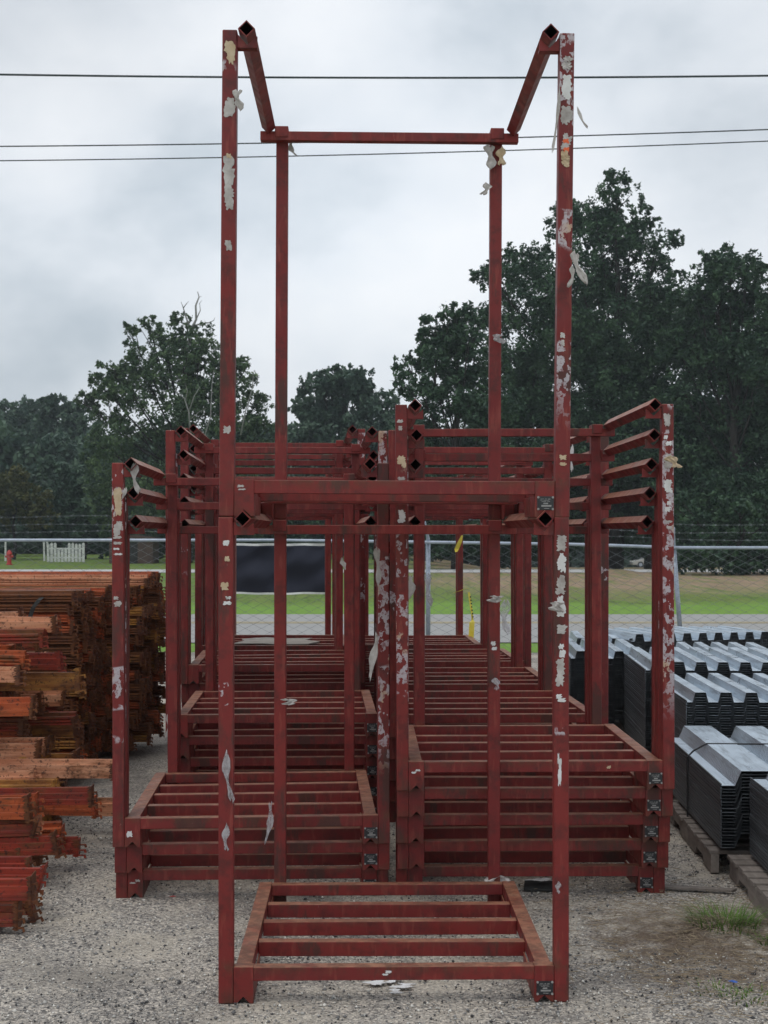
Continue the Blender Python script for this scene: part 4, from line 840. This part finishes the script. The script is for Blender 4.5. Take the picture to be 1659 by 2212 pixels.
# far wood mass closing the view
def far_wood():
    rng = np.random.RandomState(9); bl = []
    for i in range(130):
        X = -95 + i * 1.5 + rng.uniform(-.8, .8); side = 1 if X > 8 else 0
        for h_ in (1.2, 3.4, 5.6, 7.4): bl.append((X + rng.uniform(-1, 1), 108 + rng.uniform(-3, 3) - (0 if X < 10 else -50), h_ - (2.4 if X > 10 else 0) + rng.uniform(-.6, .6), 2.2))
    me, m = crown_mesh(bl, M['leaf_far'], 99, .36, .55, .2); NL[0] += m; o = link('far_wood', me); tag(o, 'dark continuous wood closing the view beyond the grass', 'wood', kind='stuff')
far_wood()
# low weeds along the far verge
def bare(name, label, pxs, D, parent=None):
    mb = MB()
    for pts, r0 in pxs: q = [at(x, y, D) for x, y in pts]; mb.tube(q, [r0 * (1 - .8 * i / (len(q) - 1)) for i in range(len(q))], 5)
    o = mb.build(name, M['deadwood'], parent, 0, True); return tag(o, label, 'tree', None) if not parent else o
bare('bare_snag', 'bare dead top branches rising above the big left tree', [([(405, 760), (412, 715), (424, 690), (423, 660), (430, 642), (427, 630)], .10), ([(412, 715), (402, 685), (396, 665), (391, 652)], .06), ([(396, 665), (404, 655), (408, 650)], .03),
     ([(415, 705), (435, 699), (452, 697), (462, 692), (464, 686)], .05), ([(424, 690), (433, 670), (431, 655), (437, 648)], .035), ([(430, 642), (436, 640)], .02)], 74.4)
bare('bare_snag', 'grey bare sapling in front of the big left tree', [([(412, 940), (408, 890), (398, 860), (378, 845)], .06), ([(408, 890), (420, 855), (432, 835)], .04), ([(400, 866), (405, 845), (400, 828)], .03), ([(412, 905), (430, 890), (450, 880)], .03), ([(440, 950), (455, 900), (458, 830), (462, 800)], .05), ([(520, 940), (530, 890), (545, 840), (548, 800)], .05)], 71)

# ------------------------------------------------------------------ things beyond the road
def picket():
    D = 77; r = empty('picket_fence', ((142 - CX) * D / F, D, 0), 0, 'white picket fence panel on the grass at the far left', 'fence'); m_ = MB(); rng = random.Random(1)
    W_ = 76 * D / F; n = 11
    for i in range(n):
        x = -W_ / 2 + i * W_ / (n - 1); h_ = 1.05 + rng.uniform(-.03, .05) - (.28 if 2 < i < 6 else 0); m_.prism([(x - .075, 0), (x + .075, 0), (x + .075, h_ - .08), (x, h_), (x - .075, h_ - .08)], -.01, .01)
    m_.build('pickets', M['white'], r); m_ = MB(); m_.box(-W_ / 2, W_ / 2, .012, .05, .2, .28); m_.box(-W_ / 2, W_ / 2, .012, .05, .7, .78); m_.build('cross_rails', M['white'], r)
picket()
for k, (x, x2, lb) in enumerate([(95, 96, 'white post left of the picket fence, outer one of a pair'), (102, 106, 'slanting white post beside the picket fence'), (12, 12, 'lone white post behind the red hydrant')]):
    D = 76.5; mb = MB(); mb.tube([at(x2, 1212, D) * 1, at(x, 1170, D)], .055, 7); tag(mb.build('white_post', M['white']), lb, 'post', 'white posts on the far lawn')
def hydrant():
    D = 70; p = at(20, 1220, D); r = empty('fire_hydrant', (p.x, p.y, 0), 0, 'small red fire hydrant at the left edge beyond the road', 'hydrant')
    m_ = MB(); m_.tube([(0, 0, 0), (0, 0, .06), (0, 0, .061), (0, 0, .5), (0, 0, .52), (0, 0, .56), (0, 0, .66), (0, 0, .74)], [.17, .17, .11, .11, .15, .15, .11, .03], 14); m_.build('barrel', M['hydrant'], r, 0, False)
    for s_ in (-1, 1): m_ = MB(); m_.tube([(0, 0, .42), (s_ * .2, 0, .42)], .06, 10); m_.build('side_cap', M['hydrant'], r)
hydrant()
def shed():
    D = 73; x0 = (236 - CX) * D / F; x1 = (330 - CX) * D / F; r = empty('brick_shed', ((x0 + x1) / 2, D, 0), 0, 'low dark brown brick shed behind the grass, left of center', 'shed'); W_ = (x1 - x0) / 2
    m_ = MB(); m_.box(-W_, W_, 0, 2, 0, 1.3); m_.build('wall', M['brick'], r); m_ = MB(); m_.prism([(-W_ - .1, 1.302), (W_ + .1, 1.302), (W_ + .1, 1.36), (0, 1.5), (-W_ - .1, 1.36)], -.1, 2.1); m_.build('roof', M['brick'], r)
    m_ = MB(); m_.box(-.35, .35, -.02, -.001, .02, 1.15); m_.build('door', M['board'], r)
shed()
def car():
    D = 150; p = at(1409, 1225, D); r = empty('parked_car', (p.x, D, HC - (1225.5 - HZ) * D / F), 0, 'pale silver sedan parked under the trees at the right', 'car')
    m_ = MB(); pr = [(-2.25, .28), (-2.28, .55), (-2.2, .72), (-1.3, .86), (-.55, 1.32), (.55, 1.36), (1.35, .98), (2.15, .92), (2.25, .6), (2.2, .28)]
    m_.prism([(a, b) for a, b in pr], -.85, .85); m_.build('body', M['carpaint'], r, .05)
    m_ = MB(); m_.prism([(-1.1, .9), (-.52, 1.26), (-.02, 1.29), (-.02, .9)], -.86, -.852); m_.prism([(.04, .9), (.04, 1.29), (.5, 1.29), (1.15, .95)], -.86, -.852); m_.build('side_window', M['glass'], r)
    for x in (-1.42, 1.38):
        for y in (-.80, .80):
            m_ = MB(); m_.tube([(x, y - .09, .32), (x, y + .09, .32)], .32, 18); wh = m_.build('wheel', M['tyre'], r); m_ = MB(); m_.tube([(x, y - .1, .32), (x, y - .095, .32)], .19, 12); m_.build('rim', M['galv'], wh)
    for y in (-.62, .62): m_ = MB(); m_.box(-2.29, -2.2, y - .15, y + .15, .58, .7); m_.build('headlight', M['white'], r)
car()
if HAZE:
    mb = MB(); mb.box(-300, 300, -12, 420, -4, 45); me = mb.mesh('haze'); hm = bpy.data.materials.new('thin_blue_haze'); hm.use_nodes = True; t_ = hm.node_tree; t_.nodes.clear()
    ho = N(t_, 'ShaderNodeOutputMaterial'); pv = N(t_, 'ShaderNodeVolumePrincipled'); pv.inputs['Density'].default_value = HAZE; pv.inputs['Color'].default_value = (.80, .88, .95, 1); pv.inputs['Anisotropy'].default_value = .2
    t_.links.new(pv.outputs[0], ho.inputs['Volume']); tag(link('haze', me, None, hm), 'thin blue haze in the air over the far trees', 'haze', kind='stuff')
print('BEAMS', NB[0], 'LEAVES', NL[0], 'OBJ', len(S.objects))
